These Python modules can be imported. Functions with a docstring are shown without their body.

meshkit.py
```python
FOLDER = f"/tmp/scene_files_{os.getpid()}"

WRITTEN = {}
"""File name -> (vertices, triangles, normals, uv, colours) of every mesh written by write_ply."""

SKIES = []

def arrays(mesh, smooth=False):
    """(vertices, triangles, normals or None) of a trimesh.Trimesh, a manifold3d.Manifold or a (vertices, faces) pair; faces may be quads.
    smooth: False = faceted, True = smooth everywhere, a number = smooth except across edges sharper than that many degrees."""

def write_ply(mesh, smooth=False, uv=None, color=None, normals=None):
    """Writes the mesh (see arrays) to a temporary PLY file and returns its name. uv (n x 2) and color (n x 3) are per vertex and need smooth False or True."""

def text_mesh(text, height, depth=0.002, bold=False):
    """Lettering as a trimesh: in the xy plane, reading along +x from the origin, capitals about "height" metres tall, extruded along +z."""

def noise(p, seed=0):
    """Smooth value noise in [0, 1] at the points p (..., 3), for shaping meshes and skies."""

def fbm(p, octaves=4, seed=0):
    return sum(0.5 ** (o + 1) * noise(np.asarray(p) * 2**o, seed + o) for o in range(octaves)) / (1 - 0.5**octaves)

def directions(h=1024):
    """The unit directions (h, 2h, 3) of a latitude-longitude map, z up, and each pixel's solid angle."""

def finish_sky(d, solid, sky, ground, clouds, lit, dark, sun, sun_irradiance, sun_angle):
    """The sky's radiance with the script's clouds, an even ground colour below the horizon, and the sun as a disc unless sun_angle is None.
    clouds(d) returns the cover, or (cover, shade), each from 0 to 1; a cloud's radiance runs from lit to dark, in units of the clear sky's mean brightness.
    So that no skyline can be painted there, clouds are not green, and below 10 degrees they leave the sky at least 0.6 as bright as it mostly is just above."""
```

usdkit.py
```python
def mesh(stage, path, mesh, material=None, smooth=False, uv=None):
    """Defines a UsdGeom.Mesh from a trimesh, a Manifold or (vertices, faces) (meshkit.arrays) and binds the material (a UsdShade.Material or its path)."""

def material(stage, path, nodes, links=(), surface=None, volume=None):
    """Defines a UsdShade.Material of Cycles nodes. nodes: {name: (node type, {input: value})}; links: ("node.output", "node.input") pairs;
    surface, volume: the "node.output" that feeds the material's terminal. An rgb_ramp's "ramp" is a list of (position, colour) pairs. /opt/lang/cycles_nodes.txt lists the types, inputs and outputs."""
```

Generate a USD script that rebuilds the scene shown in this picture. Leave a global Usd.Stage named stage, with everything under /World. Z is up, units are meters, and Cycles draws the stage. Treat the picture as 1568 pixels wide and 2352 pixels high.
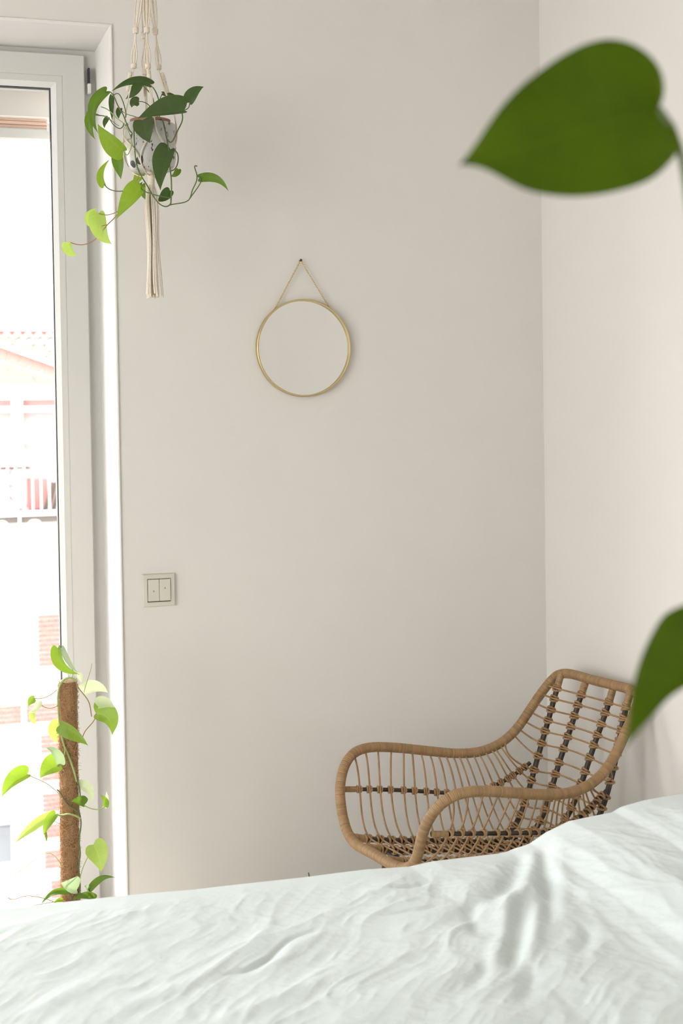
import math, random
import numpy as np, trimesh, manifold3d as m3
from scipy.interpolate import CubicSpline
from shapely.geometry import Polygon, box as sbox
from pxr import Usd, UsdGeom, UsdLux, UsdShade, Gf, Sdf, Vt
import usdkit, meshkit

stage = Usd.Stage.CreateInMemory()
UsdGeom.SetStageUpAxis(stage, 'Z'); UsdGeom.SetStageMetersPerUnit(stage, 1.0)
stage.DefinePrim('/World', 'Xform'); stage.DefinePrim('/World/Looks', 'Scope')
random.seed(7); RNG = np.random.default_rng(7)

# ------------------------------------------------------------ camera, sky, exposure
EXPOSURE = -1.95
SKY = 9.0
SUN = 26000.0
F_PX = 50 / 24 * 1568
YAW, PITCH, ROLL = math.radians(17.6), math.radians(1.40), math.radians(0.86)
CAM = np.array([0, 0, 1.45]); CX, CY = 784, 1035
FW = np.array([math.sin(YAW) * math.cos(PITCH), math.cos(YAW) * math.cos(PITCH), -math.sin(PITCH)])
_r = np.array([math.cos(YAW), -math.sin(YAW), 0]); _u = np.cross(_r, FW)
RT = _r * math.cos(ROLL) - _u * math.sin(ROLL); UP = _u * math.cos(ROLL) + _r * math.sin(ROLL)
cam = UsdGeom.Camera.Define(stage, '/World/camera')
mat4 = Gf.Matrix4d(*RT, 0, *UP, 0, *(-FW), 0, *CAM, 1)
cam.AddTransformOp().Set(mat4)
cam.CreateFocalLengthAttr(50.0); cam.CreateHorizontalApertureAttr(24.0); cam.CreateVerticalApertureAttr(36.0)
cam.CreateVerticalApertureOffsetAttr(-(1176 - CY) * 24 / 1568)      # lens shift that keeps the walls upright
cam.CreateFStopAttr(6.3); cam.CreateFocusDistanceAttr(3.45); cam.CreateExposureAttr(EXPOSURE)
sky = UsdLux.DomeLight.Define(stage, '/World/sky')
sky.CreateIntensityAttr(SKY); sky.CreateColorAttr(Gf.Vec3f(1.0, 0.995, 0.985))
sun = UsdLux.DistantLight.Define(stage, '/World/sun')                        # high sun beyond the street, reaching only the recess and the floor behind the bed
sun.CreateIntensityAttr(SUN); sun.CreateAngleAttr(1.5); sun.CreateColorAttr(Gf.Vec3f(1.0, .96, .90))
SUND = np.array([-.80, 1.0, 1.80]); SUND /= np.linalg.norm(SUND)
_x = np.cross([0, 0, 1.0], SUND); _x /= np.linalg.norm(_x); _y = np.cross(SUND, _x)
sun.AddTransformOp().Set(Gf.Matrix4d(*_x, 0, *_y, 0, *SUND, 0, 0, 0, 0, 1))

def ray(x, y): return FW + RT * (x - CX) / F_PX + UP * (CY - y) / F_PX
def aty(x, y, Y): d = ray(x, y); return CAM + d * (Y - CAM[1]) / d[1]      # photograph pixel -> point on the plane y = Y
def atz(x, y, Z): d = ray(x, y); return CAM + d * (Z - CAM[2]) / d[2]
def atd(x, y, D): return CAM + ray(x, y) * D                                # ... at depth D

# ------------------------------------------------------------ prims
_used, _loc = {}, {'/World': np.zeros(3)}
def numbered(parent, name):
    k = (parent, name); n = _used.get(k, 0); _used[k] = n + 1
    return f'{parent}/{name}' + (f'_{n:03d}' if n else '')
def tag(prim, label=None, cat=None, group=None, kind=None):
    for k, v in (('label', label), ('category', cat), ('group', group), ('kind', kind)):
        if v: prim.SetCustomDataByKey(k, v)
    return prim
def thing(name, label, cat, loc=(0, 0, 0), group=None, kind=None):
    p = numbered('/World', name); x = UsdGeom.Xform.Define(stage, p)
    x.AddTranslateOp().Set(Gf.Vec3d(*map(float, loc))); _loc[p] = np.array(loc, float)
    tag(x.GetPrim(), label, cat, group, kind); return p
def obj(name, mesh, mat, parent='/World', smooth=30, uv=None, **kw):
    """One Mesh prim; the mesh is given in world coordinates."""
    p = numbered(parent, name); off = _loc[parent]; _loc[p] = off
    if hasattr(mesh, 'to_mesh'):
        q = mesh.to_mesh(); mesh = (q.vert_properties[:, :3], q.tri_verts)
    if isinstance(mesh, trimesh.Trimesh): mesh = (mesh.vertices, mesh.faces)
    v, f = np.asarray(mesh[0], float) - off, np.asarray(mesh[1])
    m = usdkit.mesh(stage, p, (v, f), M[mat], smooth=True if uv is not None else smooth, uv=uv)
    tag(m.GetPrim(), **kw); return p

# ------------------------------------------------------------ mesh helpers
def join(parts):
    V, Fc, n = [], [], 0
    for v, f in parts:
        f = np.asarray(f)
        if f.shape[1] == 4: f = np.vstack([f[:, [0, 1, 2]], f[:, [0, 2, 3]]])
        V.append(v); Fc.append(f + n); n += len(v)
    return np.vstack(V), np.vstack(Fc)
def bx(x0, x1, y0, y1, z0, z1, bev=0.0):
    if bev:
        b = min(bev, (x1 - x0) / 2.01, (y1 - y0) / 2.01, (z1 - z0) / 2.01)
        P = []
        for sx in (0, 1):
            for sy in (0, 1):
                for sz in (0, 1):
                    c = np.array([(x0, x1)[sx], (y0, y1)[sy], (z0, z1)[sz]]); s = np.array([1 - 2 * sx, 1 - 2 * sy, 1 - 2 * sz]) * b
                    P += [c + s * [1, 1, 0], c + s * [1, 0, 1], c + s * [0, 1, 1]]
        h = trimesh.convex.convex_hull(np.array(P)); return np.array(h.vertices), np.array(h.faces)
    t = trimesh.creation.box(bounds=[[x0, y0, z0], [x1, y1, z1]]); return np.array(t.vertices), np.array(t.faces)
def tube(P, r, n=8, closed=False, caps=True, uvout=False):
    P = np.asarray(P, float); m = len(P); r = np.broadcast_to(np.asarray(r, float), (m,))
    T = (np.roll(P, -1, 0) - np.roll(P, 1, 0)) if closed else np.gradient(P, axis=0)
    T /= np.linalg.norm(T, axis=1, keepdims=True) + 1e-12
    a = np.cross(T[0], [0, 0, 1.0] if abs(T[0][2]) < .9 else [1.0, 0, 0]); a /= np.linalg.norm(a)
    A = [a]
    for i in range(1, m):
        a = A[-1] - T[i] * (A[-1] @ T[i]); A.append(a / (np.linalg.norm(a) + 1e-12))
    A = np.array(A); B = np.cross(T, A); ang = np.arange(n) * 2 * math.pi / n
    if closed:      # spread the closing twist
        d = A[-1] - T[0] * (A[-1] @ T[0]); tw = math.atan2(d @ B[0], d @ A[0])
        th = ang[None] - (np.arange(m) / m * tw)[:, None]
    else: th = np.broadcast_to(ang, (m, n))
    V = P[:, None] + r[:, None, None] * (np.cos(th)[..., None] * A[:, None] + np.sin(th)[..., None] * B[:, None])
    i, j = np.meshgrid(np.arange(m if closed else m - 1), np.arange(n), indexing='ij')
    q = np.stack([i * n + j, i * n + (j + 1) % n, (i + 1) % m * n + (j + 1) % n, (i + 1) % m * n + j], -1).reshape(-1, 4)[:, ::-1]
    V = V.reshape(-1, 3); Fq = np.vstack([q[:, [0, 1, 2]], q[:, [0, 2, 3]]])
    if caps and not closed:
        V = np.vstack([V, P[0], P[-1]]); k = np.arange(n); e = (m - 1) * n
        Fq = np.vstack([Fq, np.stack([k, (k + 1) % n, np.full(n, m * n)], 1), np.stack([e + (k + 1) % n, e + k, np.full(n, m * n + 1)], 1)])
    return V, Fq
def spline(Q, m=40):
    Q = np.asarray(Q, float); t = np.r_[0, np.cumsum(np.linalg.norm(np.diff(Q, axis=0), axis=1))]
    if len(Q) == 2: return Q[0] + np.linspace(0, 1, m)[:, None] * (Q[1] - Q[0])
    return CubicSpline(t, Q)(np.linspace(0, t[-1], m))
def lathe(prof, c, n=48):
    prof = np.asarray(prof, float); m = len(prof); a = np.arange(n) * 2 * math.pi / n
    V = np.stack([prof[:, None, 0] * np.cos(a), prof[:, None, 0] * np.sin(a), np.broadcast_to(prof[:, None, 1], (m, n))], -1).reshape(-1, 3) + c
    i, j = np.meshgrid(np.arange(m - 1), np.arange(n), indexing='ij')
    q = np.stack([i * n + j, i * n + (j + 1) % n, (i + 1) * n + (j + 1) % n, (i + 1) * n + j], -1).reshape(-1, 4)
    return V, np.vstack([q[:, [0, 1, 2]], q[:, [0, 2, 3]]])
def frame_xz(x0, x1, z0, z1, prof):
    """Mitred picture-frame solid in the xz plane; prof is a closed list of (inset, y)."""
    V = []
    for i, y in prof: V += [(x0 + i, y, z0 + i), (x1 - i, y, z0 + i), (x1 - i, y, z1 - i), (x0 + i, y, z1 - i)]
    F, n = [], len(prof)
    for k in range(n):
        a, b = 4 * k, 4 * ((k + 1) % n)
        for c in range(4): F.append((a + c, a + (c + 1) % 4, b + (c + 1) % 4, b + c))
    F = np.array(F); V = np.array(V, float); F3 = np.vstack([F[:, [0, 1, 2]], F[:, [0, 2, 3]]])
    t = trimesh.Trimesh(V, F3, process=False)
    if t.volume < 0: F3 = F3[:, ::-1]
    return V, F3
def slab_xz(poly, y0, y1):
    t = trimesh.creation.extrude_polygon(poly, y1 - y0, engine='earcut'); v = np.array(t.vertices)
    return np.stack([v[:, 0], y1 - v[:, 2], v[:, 1]], 1), np.array(t.faces)

# ------------------------------------------------------------ materials
M = {}
def mat(name, nodes, links, surface='p.BSDF'): M[name] = usdkit.material(stage, '/World/Looks/' + name, nodes, links, surface=surface)
def plain(name, col, rough=.5, **kw): mat(name, {'p': ('principled_bsdf', dict(base_color=col, roughness=rough, **kw))}, [])
def grainy(name, c1, c2, scale, rough=.6, bump=0.0, bscale=None, stretch=(1, 1, 1), dist=.002, detail=4, **kw):
    nodes = {'tc': ('texture_coordinate', {}), 'mp': ('mapping', {'scale': stretch}), 'n': ('noise_texture', {'scale': scale, 'detail': detail}),
             'r': ('rgb_ramp', {'ramp': [(.3, c1), (.7, c2)]}), 'p': ('principled_bsdf', dict(roughness=rough, **kw))}
    links = [('tc.object', 'mp.vector'), ('mp.vector', 'n.vector'), ('n.fac', 'r.fac'), ('r.color', 'p.base_color')]
    if bump:
        nodes |= {'n2': ('noise_texture', {'scale': bscale or scale, 'detail': 5}), 'b': ('bump', {'strength': bump, 'distance': dist})}
        links += [('mp.vector', 'n2.vector'), ('n2.fac', 'b.height'), ('b.normal', 'p.normal')]
    mat(name, nodes, links)
grainy('wall_paint', (.808, .778, .742), (.838, .808, .772), 1.2, .85, bump=.12, bscale=260, dist=.001)
plain('white_plaster', (.86, .84, .82), .8)
plain('ceiling_paint', (.86, .84, .81), .9)
grainy('floor_oak', (.40, .37, .33), (.52, .49, .45), 6, .45, stretch=(.3, 4, 1))
plain('white_trim', (.82, .81, .79), .4)
plain('door_plastic', (.70, .685, .655), .32)
plain('bead_plastic', (.84, .835, .82), .3)
plain('gasket', (.05, .05, .055), .6)
plain('dark_metal', (.05, .045, .045), .45, metallic=.6)
plain('black_metal', (.012, .012, .013), .45)
mat('pane_glass', {'lw': ('layer_weight', {'blend': .5}), 'pw': ('math', {'math_type': 'power', 'value2': 4.0}), 'f': ('math', {'math_type': 'multiply_add', 'value2': .6, 'value3': .03}), 't': ('transparent_bsdf', {'color': (.98, .985, .98)}), 'g': ('glossy_bsdf', {'color': (1, 1, 1), 'roughness': .0}),
                   'm': ('mix_closure', {})}, [('lw.facing', 'pw.value1'), ('pw.value', 'f.value1'), ('f.value', 'm.fac'), ('t.BSDF', 'm.closure1'), ('g.BSDF', 'm.closure2')], surface='m.closure')
plain('mirror_glass', (.93, .93, .92), .0, metallic=1.0)
plain('brass', (.56, .44, .22), .38, metallic=.8)
plain('switch_plastic', (.70, .665, .585), .35)
plain('switch_gap', (.20, .18, .15), .7)
plain('switch_mark', (.30, .28, .22), .6)
# linen
mat('duvet_cotton', {'tc': ('texture_coordinate', {}), 'w': ('wave_texture', {'wave_type': 'bands', 'bands_direction': 'x', 'scale': 420, 'distortion': 1.5}),
    'w2': ('wave_texture', {'wave_type': 'bands', 'bands_direction': 'y', 'scale': 420, 'distortion': 1.5}), 'mx': ('math', {'math_type': 'add'}),
    'n': ('noise_texture', {'scale': 60, 'detail': 4}), 'b0': ('bump', {'strength': .25, 'distance': .003}), 'b': ('bump', {'strength': .06, 'distance': .0005}),
    'p': ('principled_bsdf', {'base_color': (.83, .91, .915), 'roughness': .85, 'sheen_weight': .15})},
    [('tc.object', 'w.vector'), ('tc.object', 'w2.vector'), ('tc.object', 'n.vector'), ('w.fac', 'mx.value1'), ('w2.fac', 'mx.value2'),
     ('n.fac', 'b0.height'), ('mx.value', 'b.height'), ('b0.normal', 'b.normal'), ('b.normal', 'p.normal')])
plain('bed_linen', (.78, .80, .79), .9)
plain('bed_wood', (.55, .42, .28), .5)
# cane: every turn of the wrapping has a tone of its own (st.x counts the turns)
def cane(name, c1, c2, rough=.42):
    mat(name, {'uv': ('uvmap', {'attribute': 'st'}), 'sx': ('separate_xyz', {}), 'fl': ('math', {'math_type': 'floor'}), 'wn': ('white_noise_texture', {'dimensions': '1D'}),
        'r': ('rgb_ramp', {'ramp': [(0, c1), (1, c2)]}), 'tc': ('texture_coordinate', {}), 'n': ('noise_texture', {'scale': 90, 'detail': 3}), 'mx': ('mix', {'mix_type': 'multiply', 'fac': .45}),
        'p': ('principled_bsdf', {'roughness': rough})},
        [('uv.UV', 'sx.vector'), ('sx.x', 'fl.value1'), ('fl.value', 'wn.w'), ('wn.value', 'r.fac'), ('tc.object', 'n.vector'), ('r.color', 'mx.color1'), ('n.color', 'mx.color2'),
         ('mx.color', 'p.base_color')])
cane('rim_cane', (.30, .170, .072), (.41, .240, .108))
grainy('spoke_cane', (.235, .128, .052), (.36, .21, .095), 40, .45)
grainy('binding_cane', (.30, .165, .07), (.42, .245, .11), 60, .5)
grainy('dark_rod', (.014, .010, .008), (.045, .028, .018), 50, .5)
# leaves
def leafmat(name, c1, c2, vein, trans, tw=.45, rough=.38, spec=.5):
    mat(name, {'uv': ('uvmap', {'attribute': 'st'}), 'sx': ('separate_xyz', {}), 's': ('math', {'math_type': 'subtract', 'value2': .5}), 'ab': ('math', {'math_type': 'absolute'}),
        'k': ('math', {'math_type': 'multiply_add', 'value2': -9.0}), 'k2': ('math', {'math_type': 'multiply', 'value2': 30.0}), 'sn': ('math', {'math_type': 'sine'}),
        'vr': ('map_range', {'from_min': .86, 'from_max': 1.0, 'to_min': 0.0, 'to_max': .35, 'clamp': True}), 'mr': ('map_range', {'from_min': 0.0, 'from_max': .035, 'to_min': .85, 'to_max': 0.0, 'clamp': True}),
        'mx': ('math', {'math_type': 'maximum'}), 'tc': ('texture_coordinate', {}), 'n': ('noise_texture', {'scale': 22, 'detail': 3}),
        'r': ('rgb_ramp', {'ramp': [(.35, c1), (.65, c2)]}), 'vm': ('mix', {'color2': vein}), 'p': ('principled_bsdf', {'roughness': rough, 'specular_ior_level': spec}),
        'tm': ('mix', {'mix_type': 'multiply', 'fac': 1.0, 'color2': trans}), 'tl': ('translucent_bsdf', {'color': trans}), 'm': ('mix_closure', {'fac': tw})},
        [('uv.UV', 'sx.vector'), ('sx.y', 's.value1'), ('s.value', 'ab.value1'), ('ab.value', 'mr.value'), ('ab.value', 'k.value1'), ('sx.x', 'k2.value1'), ('k2.value', 'k.value3'),
         ('k.value', 'sn.value1'), ('sn.value', 'vr.value'), ('vr.result', 'mx.value1'), ('mr.result', 'mx.value2'), ('tc.object', 'n.vector'), ('n.fac', 'r.fac'),
         ('r.color', 'vm.color1'), ('mx.value', 'vm.fac'), ('vm.color', 'p.base_color'), ('p.BSDF', 'm.closure1'), ('tl.BSDF', 'm.closure2')], surface='m.closure')
leafmat('leaf_dark', (.022, .046, .010), (.034, .064, .013), (.055, .09, .025), (.08, .18, .012), .2, .45)
leafmat('leaf_mid', (.050, .100, .010), (.078, .140, .014), (.10, .17, .035), (.18, .33, .014), .32, .45)
leafmat('leaf_light', (.125, .215, .022), (.170, .270, .03), (.22, .33, .06), (.30, .46, .025), .42)
leafmat('leaf_young', (.26, .40, .07), (.34, .47, .11), (.42, .54, .18), (.52, .68, .12), .45)
leafmat('leaf_sage', (.26, .34, .21), (.34, .41, .28), (.22, .30, .14), (.40, .52, .26), .35)
leafmat('leaf_backlit', (.60, .68, .42), (.70, .76, .54), (.56, .66, .34), (.76, .84, .50), .45)  # sun and backlight on the pole plant's leaves, put into a pale colour
leafmat('leaf_near', (.030, .052, .0008), (.046, .074, .001), (.052, .08, .003), (.09, .18, .002), .2, .5, .12)
plain('stem_green', (.085, .12, .035), .5)
plain('stem_light', (.30, .38, .12), .5)
plain('stem_brown', (.30, .16, .05), .5)
grainy('cotton_cord', (.77, .665, .54), (.86, .775, .665), 300, .9, bump=.3, bscale=900, dist=.001)
grainy('coir', (.17, .085, .04), (.38, .215, .105), 70, .95, bump=.8, bscale=240, dist=.003, stretch=(1, 1, .5))
plain('coir_fibre', (.44, .25, .12), .8)
plain('coir_sunlit', (.80, .62, .46), .9)  # pale colour stands for sunlight falling on the pole top
plain('soil', (.035, .022, .014), 1.0)
plain('terracotta', (.30, .155, .105), .85)
mat('speckled_glaze', {'tc': ('texture_coordinate', {}), 'mp': ('mapping', {'scale': (1, 1, .6)}), 'n': ('noise_texture', {'scale': 85, 'detail': 2.5, 'roughness': .6}), 'r': ('rgb_ramp', {'ramp': [(0, (.03, .03, .03)), (.37, (.05, .05, .05)), (.405, (.52, .50, .48)), (1, (.66, .645, .63))]}),
    'p': ('principled_bsdf', {'roughness': .25})}, [('tc.object', 'mp.vector'), ('mp.vector', 'n.vector'), ('n.fac', 'r.fac'), ('r.color', 'p.base_color')])
plain('glaze_black', (.025, .025, .022), .3)
plain('grey_pot', (.35, .34, .33), .7)
plain('twig', (.12, .08, .05), .8)
# outside
grainy('stucco', (.80, .79, .77), (.86, .85, .83), 2.0, .9)
plain('loggia_pink', (.80, .52, .51), .85)
plain('peach_panel', (.46, .235, .205), .85)
plain('roof_tile', (.34, .19, .165), .8)
plain('ridge_tile', (.24, .055, .05), .8)
for k, c in enumerate(((.44, .185, .16), (.48, .20, .172), (.41, .185, .165))): plain(f'brick_clay_{k}', c, .9)
plain('balcony_stone', (.125, .105, .092), .9)
plain('red_box', (.62, .20, .19), .7)
plain('old_wood', (.13, .105, .09), .8)
plain('garden_iron', (.05, .035, .035), .7)
plain('far_glass', (.22, .23, .25), .15)
plain('asphalt', (.12, .12, .12), .95)
plain('grey_render', (.34, .33, .32), .9)
plain('shutter_box', (.86, .82, .78), .6)
plain('shutter_slat', (.74, .52, .42), .6)
plain('shutter_rail', (.74, .73, .71), .6)

# ------------------------------------------------------------ the room
XL, XR, YN, YB, ZC = -2.6, 1.733, -2.3, 3.6, 2.85      # left, right, near, back wall planes; ceiling
DX0, DX1, DZ0, DZ1 = -1.40, 0.547, 0.0, 2.435          # door opening in the back wall
WT = .46
S = 'structure'
obj('floor', bx(XL - WT, XR + .2, YN - .2, YB + WT, -.25, 0), 'floor_oak', kind=S)
obj('ceiling', bx(XL - WT, XR + .2, YN - .2, YB + WT, ZC, ZC + .25), 'ceiling_paint', kind=S)
room = sbox(XL - WT, 0, XR + .2, ZC).difference(sbox(DX0, -.01, DX1, DZ1))
obj('wall_back', slab_xz(room, YB, YB + WT), 'wall_paint', smooth=False, kind=S)
obj('wall_right', bx(XR, XR + .2, YN - .2, YB, 0, ZC), 'wall_paint', kind=S)
obj('wall_front', bx(XL, XR, YN - .2, YN, 0, ZC), 'wall_paint', kind=S)
WY0, WY1, WZ0, WZ1 = -1.7, 2.1, .4, 2.6              # opening for the added window in the left wall (outside the frame)
lw = Polygon([(YN, 0), (YB, 0), (YB, ZC), (YN, ZC)]).difference(sbox(WY0, WZ0, WY1, WZ1))
v, f = slab_xz(lw, 0, WT); obj('wall_left', (np.stack([XL - v[:, 1], v[:, 0], v[:, 2]], 1), f[:, ::-1]), 'wall_paint', smooth=False, kind=S)
own = sbox(XL - WT, -12.4, 34, 9).difference(sbox(DX0, -.01, DX1, DZ1))           # the outer face of our own house, high above the street
obj('wall_exterior', slab_xz(own, YB + WT, YB + WT + .02), 'grey_render', smooth=False, kind=S)
obj('baseboard_back', bx(DX1 + .02, XR, YB - .014, YB, 0, .07, .003), 'white_trim', kind=S)
obj('baseboard_right', bx(XR - .014, XR, YN, YB - .014, 0, .07, .003), 'white_trim', kind=S)
# plastered lining of the door recess
FY = YB + .24
prof = [(0, YB - .002), (.003, YB - .005), (.006, YB - .004), (.009, YB), (.010, YB + .012), (.0105, YB + .1), (.011, FY), (0, FY)]
vv, ff = frame_xz(DX0 - .008, DX1 + .008, -.3, DZ1 + .008, prof); vv = vv.copy(); vv[vv[:, 2] < 0, 2] = 0.0
obj('trim_1', (vv, ff), 'white_plaster', smooth=25, kind=S)

# balcony door: fixed frame, two leaves with panes
dr = thing('door_1', 'white balcony door with two glazed leaves in a deep plastered recess', None, (DX1, FY, 0), kind=S)
tag(stage.GetPrimAtPath(dr), cat='door')
obj('door_frame', frame_xz(DX0 - .006, DX1 + .006, -.01, DZ1 + .006, [(0, FY), (.062, FY), (.065, FY + .003), (.065, FY + .07), (0, FY + .07)]), 'door_plastic', dr)
SY = YB + .22
def leaf_door(x0, x1, z0, z1, hinge):
    lf = obj('door_leaf', frame_xz(x0, x1, z0, z1, [(0, SY + .003), (.003, SY), (.0580, SY), (.0585, SY + .0012), (.0600, SY + .0012), (.0605, SY), (.075, SY + .001), (.088, SY + .014), (.088, SY + .07), (0, SY + .07)]), 'door_plastic', dr)
    obj('glazing_bead', frame_xz(x0 + .0755, x1 - .0755, z0 + .0755, z1 - .0755, [(0, SY + .0008), (.0135, SY + .0135), (.0135, SY + .03), (0, SY + .03)]), 'bead_plastic', lf)
    obj('gasket', frame_xz(x0 + .0875, x1 - .0875, z0 + .0875, z1 - .0875, [(0, SY + .0142), (.0042, SY + .0142), (.0042, SY + .03), (0, SY + .03)]), 'gasket', lf)
    obj('pane', bx(x0 + .089, x1 - .089, SY + .034, SY + .038, z0 + .089, z1 - .089), 'pane_glass', lf)
XM = (DX0 + DX1) / 2
leaf_door(XM + .002, .5135, .05, 2.417, 1); leaf_door(DX0 + .034, XM - .002, .05, 2.417, -1)
c = aty(201, 176, SY + .012)
obj('hinge', bx(c[0] - .001, c[0] + .0045, SY - .004, SY + .012, c[2] - .020, c[2] + .020, .001), 'dark_metal', dr)
obj('hinge_cap', bx(c[0] - .002, c[0] + .007, SY - .006, SY + .012, c[2] - .048, c[2] - .0215, .0015), 'bead_plastic', dr)

# roller shutter hanging outside the door, seen through the pane
ys = 4.0
rs = thing('roller_shutter', 'white roller shutter rolled up behind the top of the balcony door pane', 'roller shutter', (-.4, ys, 2.22))
x0s, x1s = DX0 + .02, .446
obj('shutter_box', bx(x0s, x1s, ys - .01, ys + .05, 2.281, 2.44, .002), 'shutter_box', rs)
for i in range(3): obj('slat', bx(x0s, x1s - .012, ys + .012 - .004 * (i % 2), ys + .022, 2.255 + i * .0095, 2.2635 + i * .0095, .0015), 'shutter_slat', rs)
obj('bottom_rail', bx(x0s, x1s - .002, ys + .004, ys + .03, 2.222, 2.2545, .004), 'shutter_rail', rs)
q = aty(112, 300, ys)
obj('end_guide', slab_xz(Polygon([(q[0] - .006, q[2] + .018), (q[0] + .004, q[2] + .018), (q[0] + .005, q[2] - .022), (q[0] + .001, q[2] - .02), (q[0] - .001, q[2] - .004), (q[0] - .006, q[2] - .001)]), ys - .012, ys - .002), 'bead_plastic', rs)

# unseen window added in the left wall to brighten the room
w1 = thing('window_1', 'large white framed window added unseen in the left wall to brighten the room', None, (XL - .2, 0, WZ0), kind=S); tag(stage.GetPrimAtPath(w1), cat='window')
def yz(m): return np.stack([m[0][:, 1], m[0][:, 0], m[0][:, 2]], 1), m[1][:, ::-1]
for i in range(3):
    a = WY0 + (WY1 - WY0) * i / 3; b = WY0 + (WY1 - WY0) * (i + 1) / 3; X = XL - .26
    wf = obj('window_frame', yz(frame_xz(a, b, WZ0, WZ1, [(0, X), (.05, X), (.05, X + .07), (0, X + .07)])), 'door_plastic', w1)
    obj('pane', yz(bx(a + .05, b - .05, X + .03, X + .034, WZ0 + .05, WZ1 - .05)), 'pane_glass', wf)

# ------------------------------------------------------------ bed and duvet
bed = thing('bed', 'bed hidden under the pale mint duvet', 'bed', (.7, 1.75, 0))
obj('bed_frame', bx(-.32, 1.70, .98, 2.49, .17, .30, .01), 'bed_wood', bed)
for px_, py_ in ((-.27, 1.03), (-.27, 2.44), (1.64, 1.03), (1.64, 2.44)): obj('leg', bx(px_ - .03, px_ + .03, py_ - .03, py_ + .03, 0, .17, .004), 'bed_wood', bed)
obj('mattress', bx(-.30, 1.70, 1.0, 2.47, .30, .50, .05), 'bed_linen', bed)
SIL = np.array([[-.5, .600], [0, .606], [.237, .606], [.38, .605], [.506, .601], [.595, .601], [.71, .6], [.786, .601], [.837, .601], [.919, .597], [.968, .602], [1.039, .602], [1.102, .602], [1.123, .604], [1.139, .609], [1.17, .614], [1.208, .634], [1.255, .65], [1.312, .655], [1.35, .658], [1.37, .667], [1.418, .675], [1.501, .68], [1.75, .684]])
def sm(a, b, t): t = np.clip((t - a) / (b - a), 0, 1); return t * t * (3 - 2 * t)
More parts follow.
